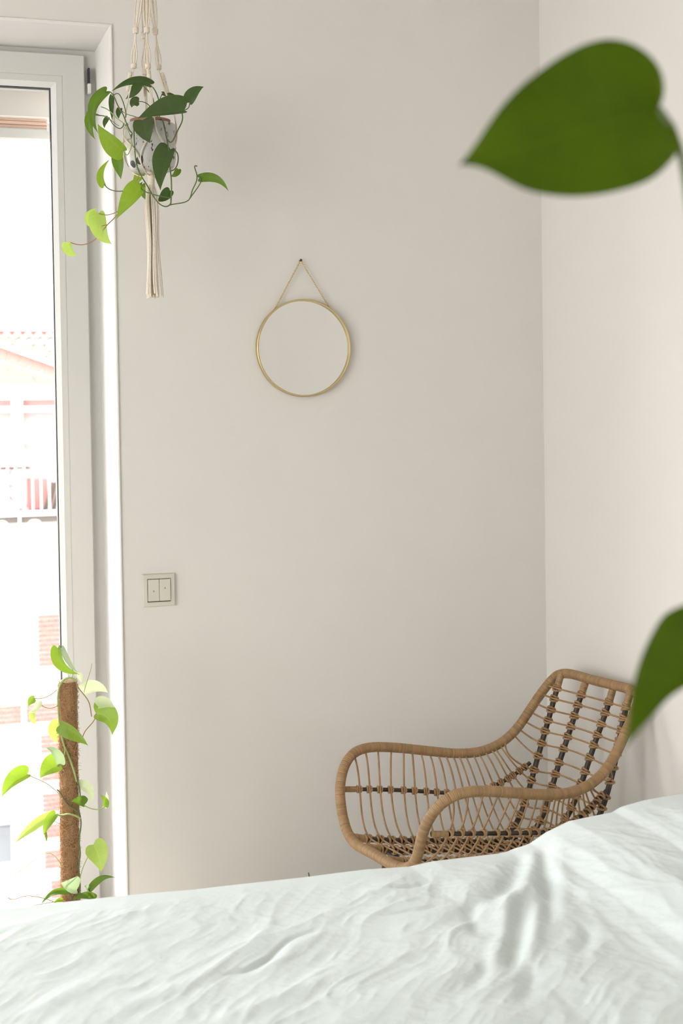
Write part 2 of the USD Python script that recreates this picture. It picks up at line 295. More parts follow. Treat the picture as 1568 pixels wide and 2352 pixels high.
def duvet():
    nx, ny = 620, 560
    xs = np.linspace(-.34, 1.722, nx); tt = np.linspace(0, 1, ny)
    # arc length across the bed: falls over the far edge (y = 2.5) and the near edge (y = .97)
    ys_ = np.linspace(.93, 2.545, ny)
    X, Y = np.meshgrid(xs, ys_, indexing='ij')
    crest = np.interp(X, SIL[:, 0], SIL[:, 1])
    bulge = crest - .602
    Z = .602 + bulge * np.clip(sm(.95, 1.45, Y) * (1 - .25 * (1 - sm(1.6, 2.5, Y))), 0, 1)
    Z -= .006 * (1 - sm(1.9, 2.5, Y))
    # wrinkles: stretched, warped, ridged noise
    a0, a1 = atz(250, 2290, .59)[:2], atz(700, 2120, .59)[:2]; d = (a1 - a0) / np.linalg.norm(a1 - a0)
    def ridged(ang, sa, sb, seed, oct_=3, p=2.0, warp=.03):
        wx = (meshkit.fbm(np.stack([X * 4, Y * 4, X * 0 + 3.1], -1), 3, seed + 50) - .5) * warp * 4; wy = (meshkit.fbm(np.stack([X * 4, Y * 4, X * 0 + 7.7], -1), 3, seed + 60) - .5) * warp * 4
        u = (X + wx) * math.cos(ang) + (Y + wy) * math.sin(ang); w = -(X + wx) * math.sin(ang) + (Y + wy) * math.cos(ang)
        out, amp, tot = 0, 1, 0
        for o in range(oct_):
            n = meshkit.noise(np.stack([u * sa * 1.9 ** o, w * sb * 1.9 ** o, X * 0 + seed * 3.3 + o], -1), seed + o)
            out = out + amp * (1 - np.abs(2 * n - 1)) ** p; tot += amp; amp *= .5
        return out / tot
    ang = math.atan2(d[1], d[0])
    right = sm(.95, 1.15, X)
    mask = .35 + .65 * meshkit.fbm(np.stack([X * 3, Y * 3, X * 0], -1), 3, 5) * 1.4
    Wl = ridged(ang, 2.2, 8.5, 11, 3, 2.2) * .0095 + ridged(ang + .35, 6, 20, 23, 3, 2) * .0048
    Wr = ridged(ang + .95, 2.4, 8.5, 31, 3, 2.0) * .0105 + ridged(ang + 1.3, 6, 17, 43, 3, 2) * .0052
    edge = 1 - .75 * sm(2.40, 2.5, Y)
    Z += ((Wl * (1 - right) + Wr * right) * mask) * edge - .004 * edge
    Z += (meshkit.fbm(np.stack([X * 2.2, Y * 3.2, X * 0 + 9], -1), 2, 77) - .5) * .016 * edge
    Z += (ridged(.9, 30, 34, 91, 2, 1.5, .01) - .5) * .0016 * edge
    # folds one can point at: (pixels of the line, height, half width)
    folds = [([(1206, 1950), (1188, 1985), (1160, 2035), (1095, 2075)], -.014, .022), ([(1228, 1940), (1216, 1990), (1196, 2050), (1150, 2095)], .010, .018),
             ([(1243, 1965), (1256, 2015), (1262, 2080), (1258, 2115)], -.015, .014), ([(1275, 1950), (1285, 2010), (1290, 2080)], .006, .02),
             ([(1208, 2070), (1192, 2130), (1176, 2190), (1160, 2215)], -.013, .018), ([(1232, 2085), (1222, 2150), (1205, 2215)], .011, .016),
             ([(1168, 2060), (1160, 2130), (1140, 2190), (1100, 2240)], .009, .016), ([(1120, 2195), (1105, 2230), (1085, 2250)], -.010, .012),
             ([(1338, 2120), (1350, 2150), (1325, 2190)], -.008, .014), ([(1086, 2070), (1085, 2110), (1096, 2140)], -.008, .013),
             ([(722, 2130), (665, 2150), (615, 2188), (520, 2225)], -.008, .0065), ([(740, 2140), (690, 2160), (640, 2198), (560, 2235)], .006, .014),
             ([(980, 2022), (930, 2034), (890, 2036)], -.006, .008), ([(1020, 2075), (960, 2086), (880, 2094)], -.005, .008), ([(1215, 2215), (1215, 2255), (1190, 2285)], -.008, .014),
             ([(60, 2330), (180, 2270), (300, 2225)], .006, .022), ([(240, 2330), (420, 2255), (600, 2150)], .006, .02), ([(500, 2340), (620, 2290), (800, 2230)], .006, .02)]
    for pts, h, w in folds:
        P = spline(np.array([atz(x, y, .605)[:2] for x, y in pts]), 26); n = len(P)
        dist = np.full(X.shape, 9.0); al = np.zeros(X.shape)
        for i in range(n - 1):
            a, b = P[i], P[i + 1]; ab = b - a; t = np.clip(((X - a[0]) * ab[0] + (Y - a[1]) * ab[1]) / (ab @ ab), 0, 1)
            dd = np.hypot(X - a[0] - t * ab[0], Y - a[1] - t * ab[1]); k = dd < dist; dist = np.where(k, dd, dist); al = np.where(k, (i + t) / (n - 1), al)
        Z += .78 * h * np.exp(-(dist / (1.05 * w)) ** 2) * np.clip(np.sin(math.pi * (al * .9 + .05)), 0, 1) ** .6 * (.35 + .65 * edge)
    # crest: keep the silhouette of the far edge exactly where it is
    far = sm(2.44, 2.5, Y); Z = Z * (1 - far) + np.minimum(Z, crest) * far * .5 + crest * far * .5
    # rounded falls
    over = np.clip((Y - 2.5) / .045, 0, 1); Yo = np.where(Y > 2.5, 2.5 + .045 * np.sin(over * math.pi / 2), Y); Zd = np.where(Y > 2.5, .05 * (1 - np.cos(over * math.pi / 2)), 0)
    over2 = np.clip((.975 - Y) / .045, 0, 1); Yo = np.where(Y < .975, .975 - .045 * np.sin(over2 * math.pi / 2), Yo); Zd = np.where(Y < .975, .05 * (1 - np.cos(over2 * math.pi / 2)), Zd)
    Z = Z - Zd
    P = np.stack([X, Yo, Z], -1)
    drop = np.linspace(0, 1, 24)[1:]
    wav = .012 * np.sin(xs * 26 + 2 * np.sin(xs * 9))
    farside = np.stack([np.broadcast_to(xs[:, None], (nx, 23)), 2.545 + wav[:, None] * drop, P[:, -1, 2][:, None] * (1 - drop) + .20 * drop], -1)
    nearside = np.stack([np.broadcast_to(xs[:, None], (nx, 23)), .93 - wav[:, None] * drop * .6, P[:, 0, 2][:, None] * (1 - drop) + .20 * drop], -1)[:, ::-1]
    P = np.concatenate([nearside, P, farside], 1)
    foot = P[0][None] * np.array([1, 1, 1.0]); fd = np.linspace(1, 0, 15)[:-1]
    foot = np.concatenate([foot + np.array([-.03, 0, 0]) * (1 - abs(1 - k)) - np.array([0, 0, 1]) * 0 for k in fd], 0)
    for i, k in enumerate(fd): foot[i, :, 2] = P[0, :, 2] * (1 - k) + np.minimum(.20, P[0, :, 2]) * k; foot[i, :, 0] = P[0, :, 0] - .02 * math.sin(k * math.pi / 2)
    P = np.concatenate([foot, P], 0)
    a, b = P.shape[:2]; i, j = np.meshgrid(np.arange(a - 1), np.arange(b - 1), indexing='ij')
    q = np.stack([i * b + j, (i + 1) * b + j, (i + 1) * b + j + 1, i * b + j + 1], -1).reshape(-1, 4)
    return P.reshape(-1, 3), np.vstack([q[:, [0, 1, 2]], q[:, [0, 2, 3]]])
tag(stage.GetPrimAtPath(obj('duvet', duvet(), 'duvet_cotton', smooth=True)), 'crumpled pale mint cotton duvet spread over the bed', 'duvet')

# ------------------------------------------------------------ rattan chair
CHX, CHY, CHA = 1.3707, 3.1412, 3.30868
CF = np.array([math.cos(CHA), math.sin(CHA), 0]); CS = np.array([-CF[1], CF[0], 0])
def cw(Q): Q = np.asarray(Q, float); return np.array([CHX, CHY, 0]) + Q[..., 0:1] * CF + Q[..., 1:2] * CS + Q[..., 2:3] * np.array([0, 0, 1.0])
MIR = np.array([1, -1, 1.0])
RNOM = np.array([[.30, 0, .40], [.30, .17, .41], [.29, .245, .46], [.285, .27, .53], [.24, .28, .60], [.15, .285, .61], [.03, .285, .60], [-.08, .28, .60], [-.16, .27, .65], [-.22, .25, .73], [-.26, .225, .79], [-.29, .17, .82], [-.30, .0, .82]])
RIM = np.array([[.3312, 0, .4372], [.3245, .1341, .4423], [.3206, .1805, .4845], [.3127, .2041, .5537], [.2606, .2313, .616], [.1571, .2443, .616], [.0254, .238, .5901], [-.0961, .2142, .5804], [-.1834, .2006, .6162], [-.2495, .1888, .6937], [-.295, .1759, .7506], [-.3106, .1491, .7711], [-.3112, 0, .7751]])
def rimcurve():
    t = np.r_[0, np.cumsum(np.linalg.norm(np.diff(RNOM, axis=0), axis=1))]
    ext = np.vstack([RIM[2:0:-1] * MIR, RIM, RIM[-2:-4:-1] * MIR]); te = np.r_[-t[2], -t[1], t, 2 * t[-1] - t[-2], 2 * t[-1] - t[-3]]
    cs = CubicSpline(te, ext); return lambda u: cs(np.asarray(u) * t[-1])
rimf = rimcurve()
def rodf(Q):
    Q = np.array(Q); t = np.r_[0, np.cumsum(np.linalg.norm(np.diff(Q, axis=0), axis=1))]; cs = CubicSpline(t, Q); return lambda u: cs(np.asarray(u) * t[-1])
MIDF = rodf([[.305, .215, .536], [.17, .214, .517], [.047, .203, .497], [-.057, .186, .487], [-.142, .17, .509], [-.213, .158, .549]])
R1F = rodf([[.325, .131, .444], [.219, .122, .421], [.1, .117, .403], [-.015, .116, .383], [-.107, .123, .377], [-.169, .137, .43], [-.215, .148, .521], [-.25, .147, .619], [-.278, .142, .707], [-.303, .141, .778]])
R2F = rodf([[.331, .052, .442], [.218, .053, .416], [.095, .044, .401], [-.023, .033, .386], [-.118, .033, .401], [-.178, .044, .46], [-.218, .053, .542], [-.255, .054, .627], [-.29, .056, .705], [-.319, .054, .775]])
chair = thing('armchair', 'woven rattan armchair with thick wrapped rim standing in the room corner', 'armchair', (CHX, CHY, 0))
def wrapped(P, r, pitch, seed, closed):
    """A cane-wrapped rod: flat turns with grooves between; st.x counts the turns."""
    seg = np.linalg.norm(np.diff(np.vstack([P, P[:1]]) if closed else P, axis=0), axis=1); L = seg.sum(); n = int(L / pitch); k = 5
    s0 = np.r_[0, np.cumsum(seg)]; Pc = np.vstack([P, P[:1]]) if closed else P
    rg = np.random.default_rng(seed); wv = np.cumsum(rg.uniform(.75, 1.25, n)); wv = wv / wv[-1]; starts = np.r_[0, wv[:-1]]
    gap = np.where(rg.random(n) < .035, .16, .045 + .03 * rg.random(n)); lift = rg.uniform(-.012, .012, n)
    ss, rr, uu = [], [], []
    for i in range(n):
        w = wv[i] - starts[i]
        for j, (fr, dp) in enumerate(((0, -gap[i]), (.12, -gap[i] * .25), (.4, 0), (.7, 0), (.92, -.02))): ss.append((starts[i] + fr * w) * L); rr.append(r * (1 + dp + lift[i])); uu.append(i + .5)
    ss = np.array(ss); C = np.stack([np.interp(ss, s0[:len(Pc)], Pc[:, c]) for c in range(3)], 1)
    v_, f_ = tube(C, rr, 18, closed=closed, caps=not closed)
    uv = np.stack([np.repeat(uu, 18), np.tile(np.arange(18) / 18, len(uu))], 1)
    if not closed: uv = np.vstack([uv, [[uu[0], 0], [uu[-1], 0]]])
    return (v_, f_), uv
h1 = rimf(np.linspace(0, 1, 700)); loop = np.vstack([h1, (h1[::-1] * MIR)[1:-1]])
m_, uv_ = wrapped(cw(loop), .0124, .0042, 3, True); obj('rim', m_, 'rim_cane', chair, uv=uv_)
rods = {}
for nm, fn, rad in (('back_rod', R1F, .0070), ('back_rod', R2F, .0070), ('side_rod', MIDF, .0050)):
    for sg in (1, -1):
        Pr = fn(np.linspace(0, 1, 90)) * np.array([1, sg, 1]); rp = obj(nm, tube(cw(Pr), rad, 10), 'dark_rod', chair); rods[(fn, sg)] = rp
        a_ = cw(fn(np.linspace(0, .05 if nm == 'back_rod' else .075, 60)) * np.array([1, sg, 1])); mm, uu_ = wrapped(a_, rad + .0022, .004, 5, False); obj('binding', mm, 'rim_cane', rp, uv=uu_)
        if nm == 'back_rod':
            a_ = cw(fn(np.linspace(.948, 1, 60)) * np.array([1, sg, 1])); mm, uu_ = wrapped(a_, rad + .0022, .004, 6, False); obj('binding', mm, 'rim_cane', rp, uv=uu_)
TR = [.3335, .3605, .3865, .414, .439, .456, .473, .4905, .5065, .5205, .535, .547, .5595, .5745, .5855, .5985, .612, .6215, .6355, .6515, .6715, .6875, .707, .73, .7495, .771, .7925]
TM = [.0893, .1417, .1964, .2534, .3216, .3781, .4388, .4923, .5433, .5897, .6296, .6674, .7054, .7462, .7853, .8253, .8639, .8937, .9321, .964]
T1 = list(np.linspace(.05, .678, 19)) + [.7085, .7505, .788, .824, .856, .8875, .9205, .9505]
T2 = list(np.linspace(.06, .676, 19)) + [.712, .7465, .7865, .8225, .8525, .8845, .9175, .9475]
def tang(fn, t): d = fn(min(t + .004, 1)) - fn(max(t - .004, 0)); return d / np.linalg.norm(d)
def coil(p, tg, ax, r, turns, span, rs=.0021, n=9):
    """Cane turned round a rod at p (local chair coordinates); ax is where the turns begin."""
    e1 = ax - tg * (ax @ tg); e1 /= np.linalg.norm(e1); e2 = np.cross(tg, e1); t = np.linspace(0, 1, int(n * turns) + 1)
    ph = t * turns * 2 * math.pi - turns * math.pi
    return p + (r + rs * .8) * (np.cos(ph)[:, None] * e1 + np.sin(ph)[:, None] * e2) + tg * ((np.abs(t - .5) * 2 - .5) * span)[:, None]
for k in range(27):
    stops = []       # (local point, tangent, rod radius, kind)
    for sg in (1, -1):
        half = [(rimf(TR[k]), None, 0, 'rim')]
        if k < 20: half.append((MIDF(TM[k]), tang(MIDF, TM[k]), .0050, 'side'))
        half.append((R1F(T1[k]), tang(R1F, T1[k]), .0070, 'back')); half.append((R2F(T2[k]), tang(R2F, T2[k]), .0070, 'back'))
        half = [(p * np.array([1, sg, 1]), None if t is None else t * np.array([1, sg, 1]), r, kd) for p, t, r, kd in half]
        stops.append(half)
    seq = stops[0] + stops[1][::-1]
    ctr = np.array([.05, 0, .62]); pts = []
    for p, t, r, kd in seq:
        if t is None: pts.append(p); continue
        n_ = ctr - p; n_ -= t * (n_ @ t); n_ /= np.linalg.norm(n_); pts.append(p + n_ * (r + .0015))
    body = tube(cw(spline(pts, 84)), .0023, 6); parts = [body]
    for p, t, r, kd in seq:
        if t is None: continue
        n_ = ctr - p
        if kd == 'side': parts.append(tube(cw(coil(p, t, n_, r, 2.0, .0125, .0029)), .0029, 6))
        else: parts.append(tube(cw(coil(p, t, n_, r, 2.0, .0150, .0030)), .0031, 6))
    obj('spoke', join(parts), 'spoke_cane', chair, smooth=60)
for sf, ss_ in ((.235, -.11), (.235, .11), (-.13, -.11), (-.13, .11)):
    ft = np.array([sf + (.035 if sf > 0 else -.05), ss_ * 1.75, 0])
    obj('leg', tube(cw(np.array([[sf, ss_, .40], ft + [0, 0, 0]])), [.0085, .0065], 10), 'black_metal', chair)
for ss_ in (-.11, .11): obj('seat_rail', tube(cw(np.array([[.235, ss_, .395], [.05, ss_, .378], [-.13, ss_, .36]])), .0075, 8), 'black_metal', chair)
for sf, zz in ((.235, .395), (-.13, .36)): obj('seat_rail', tube(cw(np.array([[sf, -.11, zz], [sf, .11, zz]])), .0075, 8), 'black_metal', chair)

# ------------------------------------------------------------ mirror
mc = aty(694.5, 800, YB); mr = .1275
mi = thing('wall_mirror', 'round wall mirror in a thin brass frame hanging from a chain', 'mirror', (mc[0], YB, mc[2]))
a = np.linspace(0, 2 * math.pi, 121)[:-1]
def ring(prof, c):
    n, m = len(a), len(prof); V = np.array([[c[0] + r * math.cos(t), c[1] + y, c[2] + r * math.sin(t)] for t in a for r, y in prof])
    F = [(i * m + j, i * m + (j + 1) % m, (i + 1) % n * m + (j + 1) % m, (i + 1) % n * m + j) for i in range(n) for j in range(m)]
    F = np.array(F); F3 = np.vstack([F[:, [0, 1, 2]], F[:, [0, 2, 3]]]); t = trimesh.Trimesh(V, F3, process=False)
    return V, F3 if t.volume > 0 else F3[:, ::-1]
obj('frame', ring([(mr, -.018), (mr, -.003), (mr - .005, -.003), (mr - .0045, -.0175), (mr - .0012, -.0188)], mc), 'brass', mi)
disc = trimesh.creation.cylinder(radius=mr - .004, height=.004, sections=120); vd = np.array(disc.vertices)
obj('glass', (np.stack([mc[0] + vd[:, 0], YB - .009 + vd[:, 2], mc[2] + vd[:, 1]], 1), np.array(disc.faces)[:, ::-1]), 'mirror_glass', mi)
nail = aty(690, 598, YB - .012)
links = []
for ex, ey in ((631.5, 709), (760, 713)):
    e = aty(ex, ey, YB - .010); n = 34
    dirv = (e - nail) / np.linalg.norm(e - nail); sidev = np.cross(dirv, [0, 1, 0]); fr = np.array([0, 1.0, 0])
    for i in range(n):
        p = nail + (e - nail) * (i + .5) / n; w = sidev if i % 2 else fr; Lk = np.linalg.norm(e - nail) / n
        t = np.linspace(0, 2 * math.pi, 11)[:-1]; links.append(tube(p + np.cos(t)[:, None] * dirv * Lk * .68 + np.sin(t)[:, None] * w * Lk * .42, .00075, 5, closed=True))
obj('chain', join(links), 'brass', mi, smooth=60)
nl = thing('nail', 'small dark nail in the wall holding the mirror chain', 'nail', nail)
obj('nail_head', join([(lambda c_: (np.stack([nail[0] + c_[:, 0], nail[1] - .004 + c_[:, 2], nail[2] + c_[:, 1]], 1), np.array(trimesh.creation.icosphere(2, 1).faces)[:, ::-1]))(np.array(trimesh.creation.icosphere(2, 1).vertices) * [.0035, .0035, .0016])]), 'dark_metal', nl, smooth=True)
obj('shank', tube(np.array([nail - [0, .004, 0], nail + [0, .03, 0]]), .0014, 8), 'dark_metal', nl)

# ------------------------------------------------------------ shutter switch
sc = aty(364, 1355, YB)
sw = thing('shutter_switch', 'cream wall switch with two rockers marked with arrows', 'wall switch', (sc[0], YB, sc[2]))
H = .0425
obj('switch_frame', frame_xz(sc[0] - H, sc[0] + H, sc[2] - H, sc[2] + H, [(0, YB), (.0012, YB - .006), (.003, YB - .0085), (.0115, YB - .0095), (.0128, YB - .0085), (.0128, YB)]), 'switch_plastic', sw, smooth=20)
obj('back_plate', bx(sc[0] - .030, sc[0] + .030, YB - .004, YB - .001, sc[2] - .030, sc[2] + .030), 'switch_gap', sw)
for i, sx_ in enumerate((-1, 1)):
    xa = sc[0] + (-.0287 if i == 0 else .0004); xb = xa + .0283
    rk = obj('rocker', bx(xa, xb, YB - .0125, YB - .005, sc[2] - .0268, sc[2] + .0285, .0007), 'switch_plastic', sw)
    cx_, cz_ = (xa + xb) / 2, sc[2] + (-.002 if i == 0 else .006); s_ = .0028; dy = 1 if i else -1
    obj('arrow', slab_xz(Polygon([(cx_ - s_, cz_ - dy * s_ * .8), (cx_ + s_, cz_ - dy * s_ * .8), (cx_, cz_ + dy * s_)]), YB - .0128, YB - .0124), 'switch_mark', rk)

# ------------------------------------------------------------ leaves and stems
_lc = np.array([[0, 0, 0], [-.055, .20, .012], [-.085, .46, .04], [-.035, .76, .10], [.10, .95, .19], [.26, 1.0, .31], [.45, .88, .46], [.63, .64, .62], [.79, .37, .78], [.90, .16, .90], [.96, .055, .96], [1, .004, 1]])
LEAFC = CubicSpline(np.r_[0, np.cumsum(np.linalg.norm(np.diff(_lc[:, :2] * [1, .5], axis=0), axis=1))] / np.linalg.norm(np.diff(_lc[:, :2] * [1, .5], axis=0), axis=1).sum(), _lc)   # margin: along, half width, midrib
def leaf_mesh(base, tip, wl, wr, depth, dtip=0.0, bend=(0, 0), roll=0.0, fold=.25, droop=.1, nu=24, nv=10, lobe=.16, seed=0):
    """A heart-shaped leaf. base, tip in photograph pixels (the leaf grows there at its own depth), wl/wr half widths in pixels."""
    mx_ = ((base[0] + tip[0]) / 2 + bend[0], (base[1] + tip[1]) / 2 + bend[1])
    u = np.linspace(0, 1, nu); q = ((1 - u) ** 2)[:, None] * np.array(base) + (2 * u * (1 - u))[:, None] * (2 * np.array(mx_) - (np.array(base) + tip) / 2) + (u ** 2)[:, None] * np.array(tip)
    mp = depth / F_PX; L = np.linalg.norm(np.array(tip, float) - base) * mp
    dd = depth + dtip * u - droop * L * np.sin(u * math.pi) * 1.0
    P = np.array([atd(x, y, d) for (x, y), d in zip(q, dd)])
    T = np.gradient(P, axis=0); T /= np.linalg.norm(T, axis=1, keepdims=True)
    N0 = CAM - P; N0 /= np.linalg.norm(N0, axis=1, keepdims=True)
    Wd = np.cross(N0, T); Wd /= np.linalg.norm(Wd, axis=1, keepdims=True); N = np.cross(T, Wd)
    Wr = Wd * math.cos(roll) + N * math.sin(roll); Nr = N * math.cos(roll) - Wd * math.sin(roll)
    v_ = np.linspace(0, 1, nu); av, wv, mv = (LEAFC(v_)[:, c] for c in range(3)); av = np.where(av < 0, av * lobe / .16, av)
    j = np.linspace(-1, 1, nv + 1); V = np.zeros((nu, nv + 1, 3)); rg = np.random.default_rng(seed); ph = rg.uniform(0, 6, 3)
    def at(arr, q): return np.stack([np.interp(q, u, arr[:, c]) for c in range(3)], 1)
    for b, s in enumerate(j):
        hw = (wl if s < 0 else wr) * mp / max(math.cos(roll), .25)
        k = abs(s); q = mv * (1 - k) + np.maximum(av, 0) * k; back = -np.minimum(av, 0) * k ** 1.3 * L
        off = fold * hw * k ** 1.3 * wv + .06 * hw * np.sin(q * 9 + ph[0] + s * 2) * k ** 2 * wv
        V[:, b] = at(P, q) - at(T, q) * back[:, None] + at(Wr, q) * (s * hw * wv * (1 - .12 * fold * k))[:, None] + at(Nr, q) * off[:, None]
    a_, b_ = V.shape[:2]; i, jj = np.meshgrid(np.arange(a_ - 1), np.arange(b_ - 1), indexing='ij')
    qd = np.stack([i * b_ + jj, (i + 1) * b_ + jj, (i + 1) * b_ + jj + 1, i * b_ + jj + 1], -1).reshape(-1, 4)
    uv = np.stack([np.repeat(mv, b_), np.tile((j + 1) / 2, a_)], 1)
    return (V.reshape(-1, 3), np.vstack([qd[:, [0, 1, 2]], qd[:, [0, 2, 3]]])), uv
def px_path(pts, depth, dd=None, m=None):
    dd = np.zeros(len(pts)) if dd is None else np.asarray(dd, float)
    return spline(np.array([atd(x, y, depth + d) for (x, y), d in zip(pts, dd)]), m or max(12, 7 * len(pts)))
def A(L): return [(120 + x / 3.5636, y / 3.5636) for x, y in L]               # enlargements the pixels were read from
def B(L): return [(120 + x / 3.5636, 300 + y / 3.5636) for x, y in L]
def C(L): return [(x / 4.9, 1450 + y / 4.9) for x, y in L]
def D(L): return [(x / 4.9, 1780 + y / 4.9) for x, y in L]

# ---- hanging pothos, pot and macrame
HD = 3.33; kpx = HD / F_PX
pc = atd(346, 340, HD); pot_r = 58 * kpx
zb, zt = atd(346, 396, HD)[2], atd(346, 287, HD)[2]
pot = thing('plant_pot', 'white pot with black specks hanging in the knotted cords', 'plant pot', (pc[0], pc[1], zb))
r_ = pot_r
obj('pot_body', lathe([(0, zb), (r_ * .62, zb), (r_ * .80, zb + .004), (r_ * .92, zb + .014), (r_ * .98, zb + .030), (r_, zb + .055), (r_ * .985, zt - .004), (r_ * .97, zt), (r_ * .93, zt), (r_ * .92, zt - .03), (r_ * .9, zb + .04), (r_ * .75, zb + .02), (0, zb + .016)], (pc[0], pc[1], 0)), 'speckled_glaze', pot, smooth=50)
def pot_spot(azx, px_y, ra, rb):
    """A black glaze spot that follows the pot's flank."""
    sx = azx * kpx; th0 = math.asin(np.clip(sx / r_, -1, 1)); zc = atd(346, px_y, HD)[2]
    fx, rx = np.array([FW[0], FW[1]]) / np.hypot(FW[0], FW[1]), np.array([RT[0], RT[1]]) / np.hypot(RT[0], RT[1])
    V = []
    for rr in np.linspace(0, 1, 6):
        for t in np.linspace(0, 2 * math.pi, 25)[:-1]:
            z = zc + rb * kpx * rr * math.sin(t); th = th0 + ra * kpx * rr * math.cos(t) / r_
            rad = np.interp(z - zb, [0, .004, .014, .030, .055, .2], [r_ * .62, r_ * .80, r_ * .92, r_ * .98, r_, r_]) + .0006
            xy = np.array([pc[0], pc[1]]) + rad * (math.sin(th) * rx - math.cos(th) * fx); V.append((*xy, z))
    F = [(i * 24 + j, i * 24 + (j + 1) % 24, (i + 1) * 24 + (j + 1) % 24, (i + 1) * 24 + j) for i in range(5) for j in range(24)]
    F = np.array(F); return np.array(V), np.vstack([F[:, [0, 1, 2]], F[:, [0, 2, 3]]])
for s in ((-40, 383, 9, 8), (-20, 377, 10, 9), (40, 372, 8, 8)): obj('glaze_spot', pot_spot(*s), 'glaze_black', pot, smooth=True)
ip = thing('nursery_pot', 'brown terracotta pot rim showing above the speckled white pot', 'plant pot', (pc[0], pc[1], zb + .018))
ti = atd(346, 277, HD)[2]
obj('pot_body', lathe([(0, zb + .018), (r_ * .60, zb + .018), (r_ * .70, ti - .024), (r_ * .78, ti - .023), (r_ * .80, ti), (r_ * .72, ti), (r_ * .69, ti - .014), (0, ti - .014)], (pc[0], pc[1], 0)), 'terracotta', ip, smooth=35)
obj('soil', lathe([(0, ti - .008), (r_ * .5, ti - .010), (r_ * .68, ti - .0135)], (pc[0], pc[1], 0))[0:2], 'soil', ip, smooth=40)

zr = atd(337, -170, HD)[2]
mac = thing('macrame_hanger', 'cream knotted macrame hanger with long tassel beside the balcony door', 'plant hanger', (pc[0], pc[1], atd(346, 683, HD)[2]))
ax0 = np.array([pc[0], pc[1]])
FX, RX = np.array([FW[0], FW[1]]) / np.hypot(FW[0], FW[1]), np.array([RT[0], RT[1]]) / np.hypot(RT[0], RT[1])
def cyl(azd, rpx, ypx):
    az = math.radians(azd); rr = rpx * kpx; xy = ax0 + np.interp(ypx, [-170, 160, 290, 372, 405], [-8, -7, 0, -6, 0]) * kpx * RX + rr * (math.sin(az) * RX - math.cos(az) * FX); return np.array([*xy, atd(346, ypx, HD)[2]])
ROPE = .0017
def twist(P, r, turns, rad, n=3):
    out = []
    P = spline(P, 60); T = np.gradient(P, axis=0); T /= np.linalg.norm(T, axis=1, keepdims=True)
    e = np.cross(T, [1, .3, 0]); e /= np.linalg.norm(e, axis=1, keepdims=True); g = np.cross(T, e)
    for k in range(n):
        ph = np.linspace(0, turns * 2 * math.pi, 60) + k * 2 * math.pi / n
        out.append(tube(P + rad * (np.cos(ph)[:, None] * e + np.sin(ph)[:, None] * g), r, 6))
    return join(out)
obj('hanging_ring', tube(np.array([[ax0[0] + .018 * math.cos(t) * RX[0], ax0[1] + .018 * math.cos(t) * RX[1], zr + .018 * math.sin(t)] for t in a[::4]]), .0022, 8, closed=True), 'brass', mac, smooth=60)
hk = thing('ceiling_hook', 'small metal hook in the ceiling above the macrame hanger', 'hook', (ax0[0], ax0[1], zr))
obj('hook_stem', tube(np.vstack([[[ax0[0] + .012 * math.sin(t), ax0[1], zr + .028 - .012 * math.cos(t)] for t in np.linspace(-1.9, 1.4, 12)][::-1], [[ax0[0] - .006, ax0[1], zr + .06], [ax0[0], ax0[1], ZC]]]), .002, 8), 'dark_metal', hk)
AZ = [-75, 15, 105, 195]; MEET = [(15, -12), (105, 60), (195, 150), (285, 240)]
for s, az in enumerate(AZ):
    st = None; kp = [cyl(az, 22.5, 73 + 4 * (s % 2)), cyl(az, 28.5, 154 + 6 * (s % 2))]
    segs = []
    for a0_, a1_, gapw in ((np.array([*ax0, zr - .017]), kp[0], 6.5), (kp[0], kp[1], 6.0)):
        for sd in (-1, 1):
            tv = np.array([*(RX + .4 * math.sin(math.radians(az)) * FX), 0]) * sd * gapw * kpx
            segs.append(tube(spline([a0_ + tv * .15, a0_ + (a1_ - a0_) * .55 + tv * .8, a0_ + (a1_ - a0_) * .85 + tv, a1_ + tv * .25], 20), ROPE, 6))
            segs.append(tube(spline([a0_, a0_ + (a1_ - a0_) * .5 + tv * .25, a1_], 12), ROPE, 6))
    rimp = cyl(az, 60, 287)
    for sd in (-1, 1):
        tv = np.array([*(math.cos(math.radians(az)) * RX + math.sin(math.radians(az)) * FX), 0]) * sd * 2.2 * kpx
        segs.append(tube(spline([kp[1], cyl(az, 42, 215) + tv, rimp + tv, cyl(az + sd * 4, 61, 300)], 20), ROPE, 6))
        # over the flank to the meeting point half way to the neighbouring strand, then under the pot
        az2 = MEET[s][1] if sd > 0 else MEET[s - 1][1] - (360 if s == 0 else 0)
        for o in (-1.6, 1.6):
            segs.append(tube(spline([cyl(az + sd * 4, 61, 300 + o), cyl(az + (az2 - az) * .5, 61, 336 + o), cyl(az2 - sd * 3, 60.5, 368 + o), cyl(az2, 52, 388), cyl(az2, 30, 402), cyl(az2, 5, 404)], 40), ROPE * .9, 6))
    st = obj('strand', join(segs), 'cotton_cord', mac, smooth=60)
    for kpt, hh in ((kp[0], 10), (kp[1], 7)):
        obj('knot', twist([kpt + [0, 0, hh * kpx * .55], kpt, kpt - [0, 0, hh * kpx * .55]], .0027, 1.6, .0046, 4), 'cotton_cord', st, smooth=60)
    for y0_ in (168, 190): obj('spiral_knot', twist([cyl(az, 33 + (y0_ - 155) * .2, y0_), cyl(az, 36 + (y0_ - 155) * .2, y0_ + 11), cyl(az, 38 + (y0_ - 155) * .2, y0_ + 21)], .0021, 1.4, .0030, 4), 'cotton_cord', st, smooth=60)
obj('gathering_knot', twist([cyl(0, 8, 392), cyl(0, 4, 404), cyl(0, 1, 424)], .0026, 2.6, .0052, 6), 'cotton_cord', mac, smooth=60)
rg = np.random.default_rng(12)
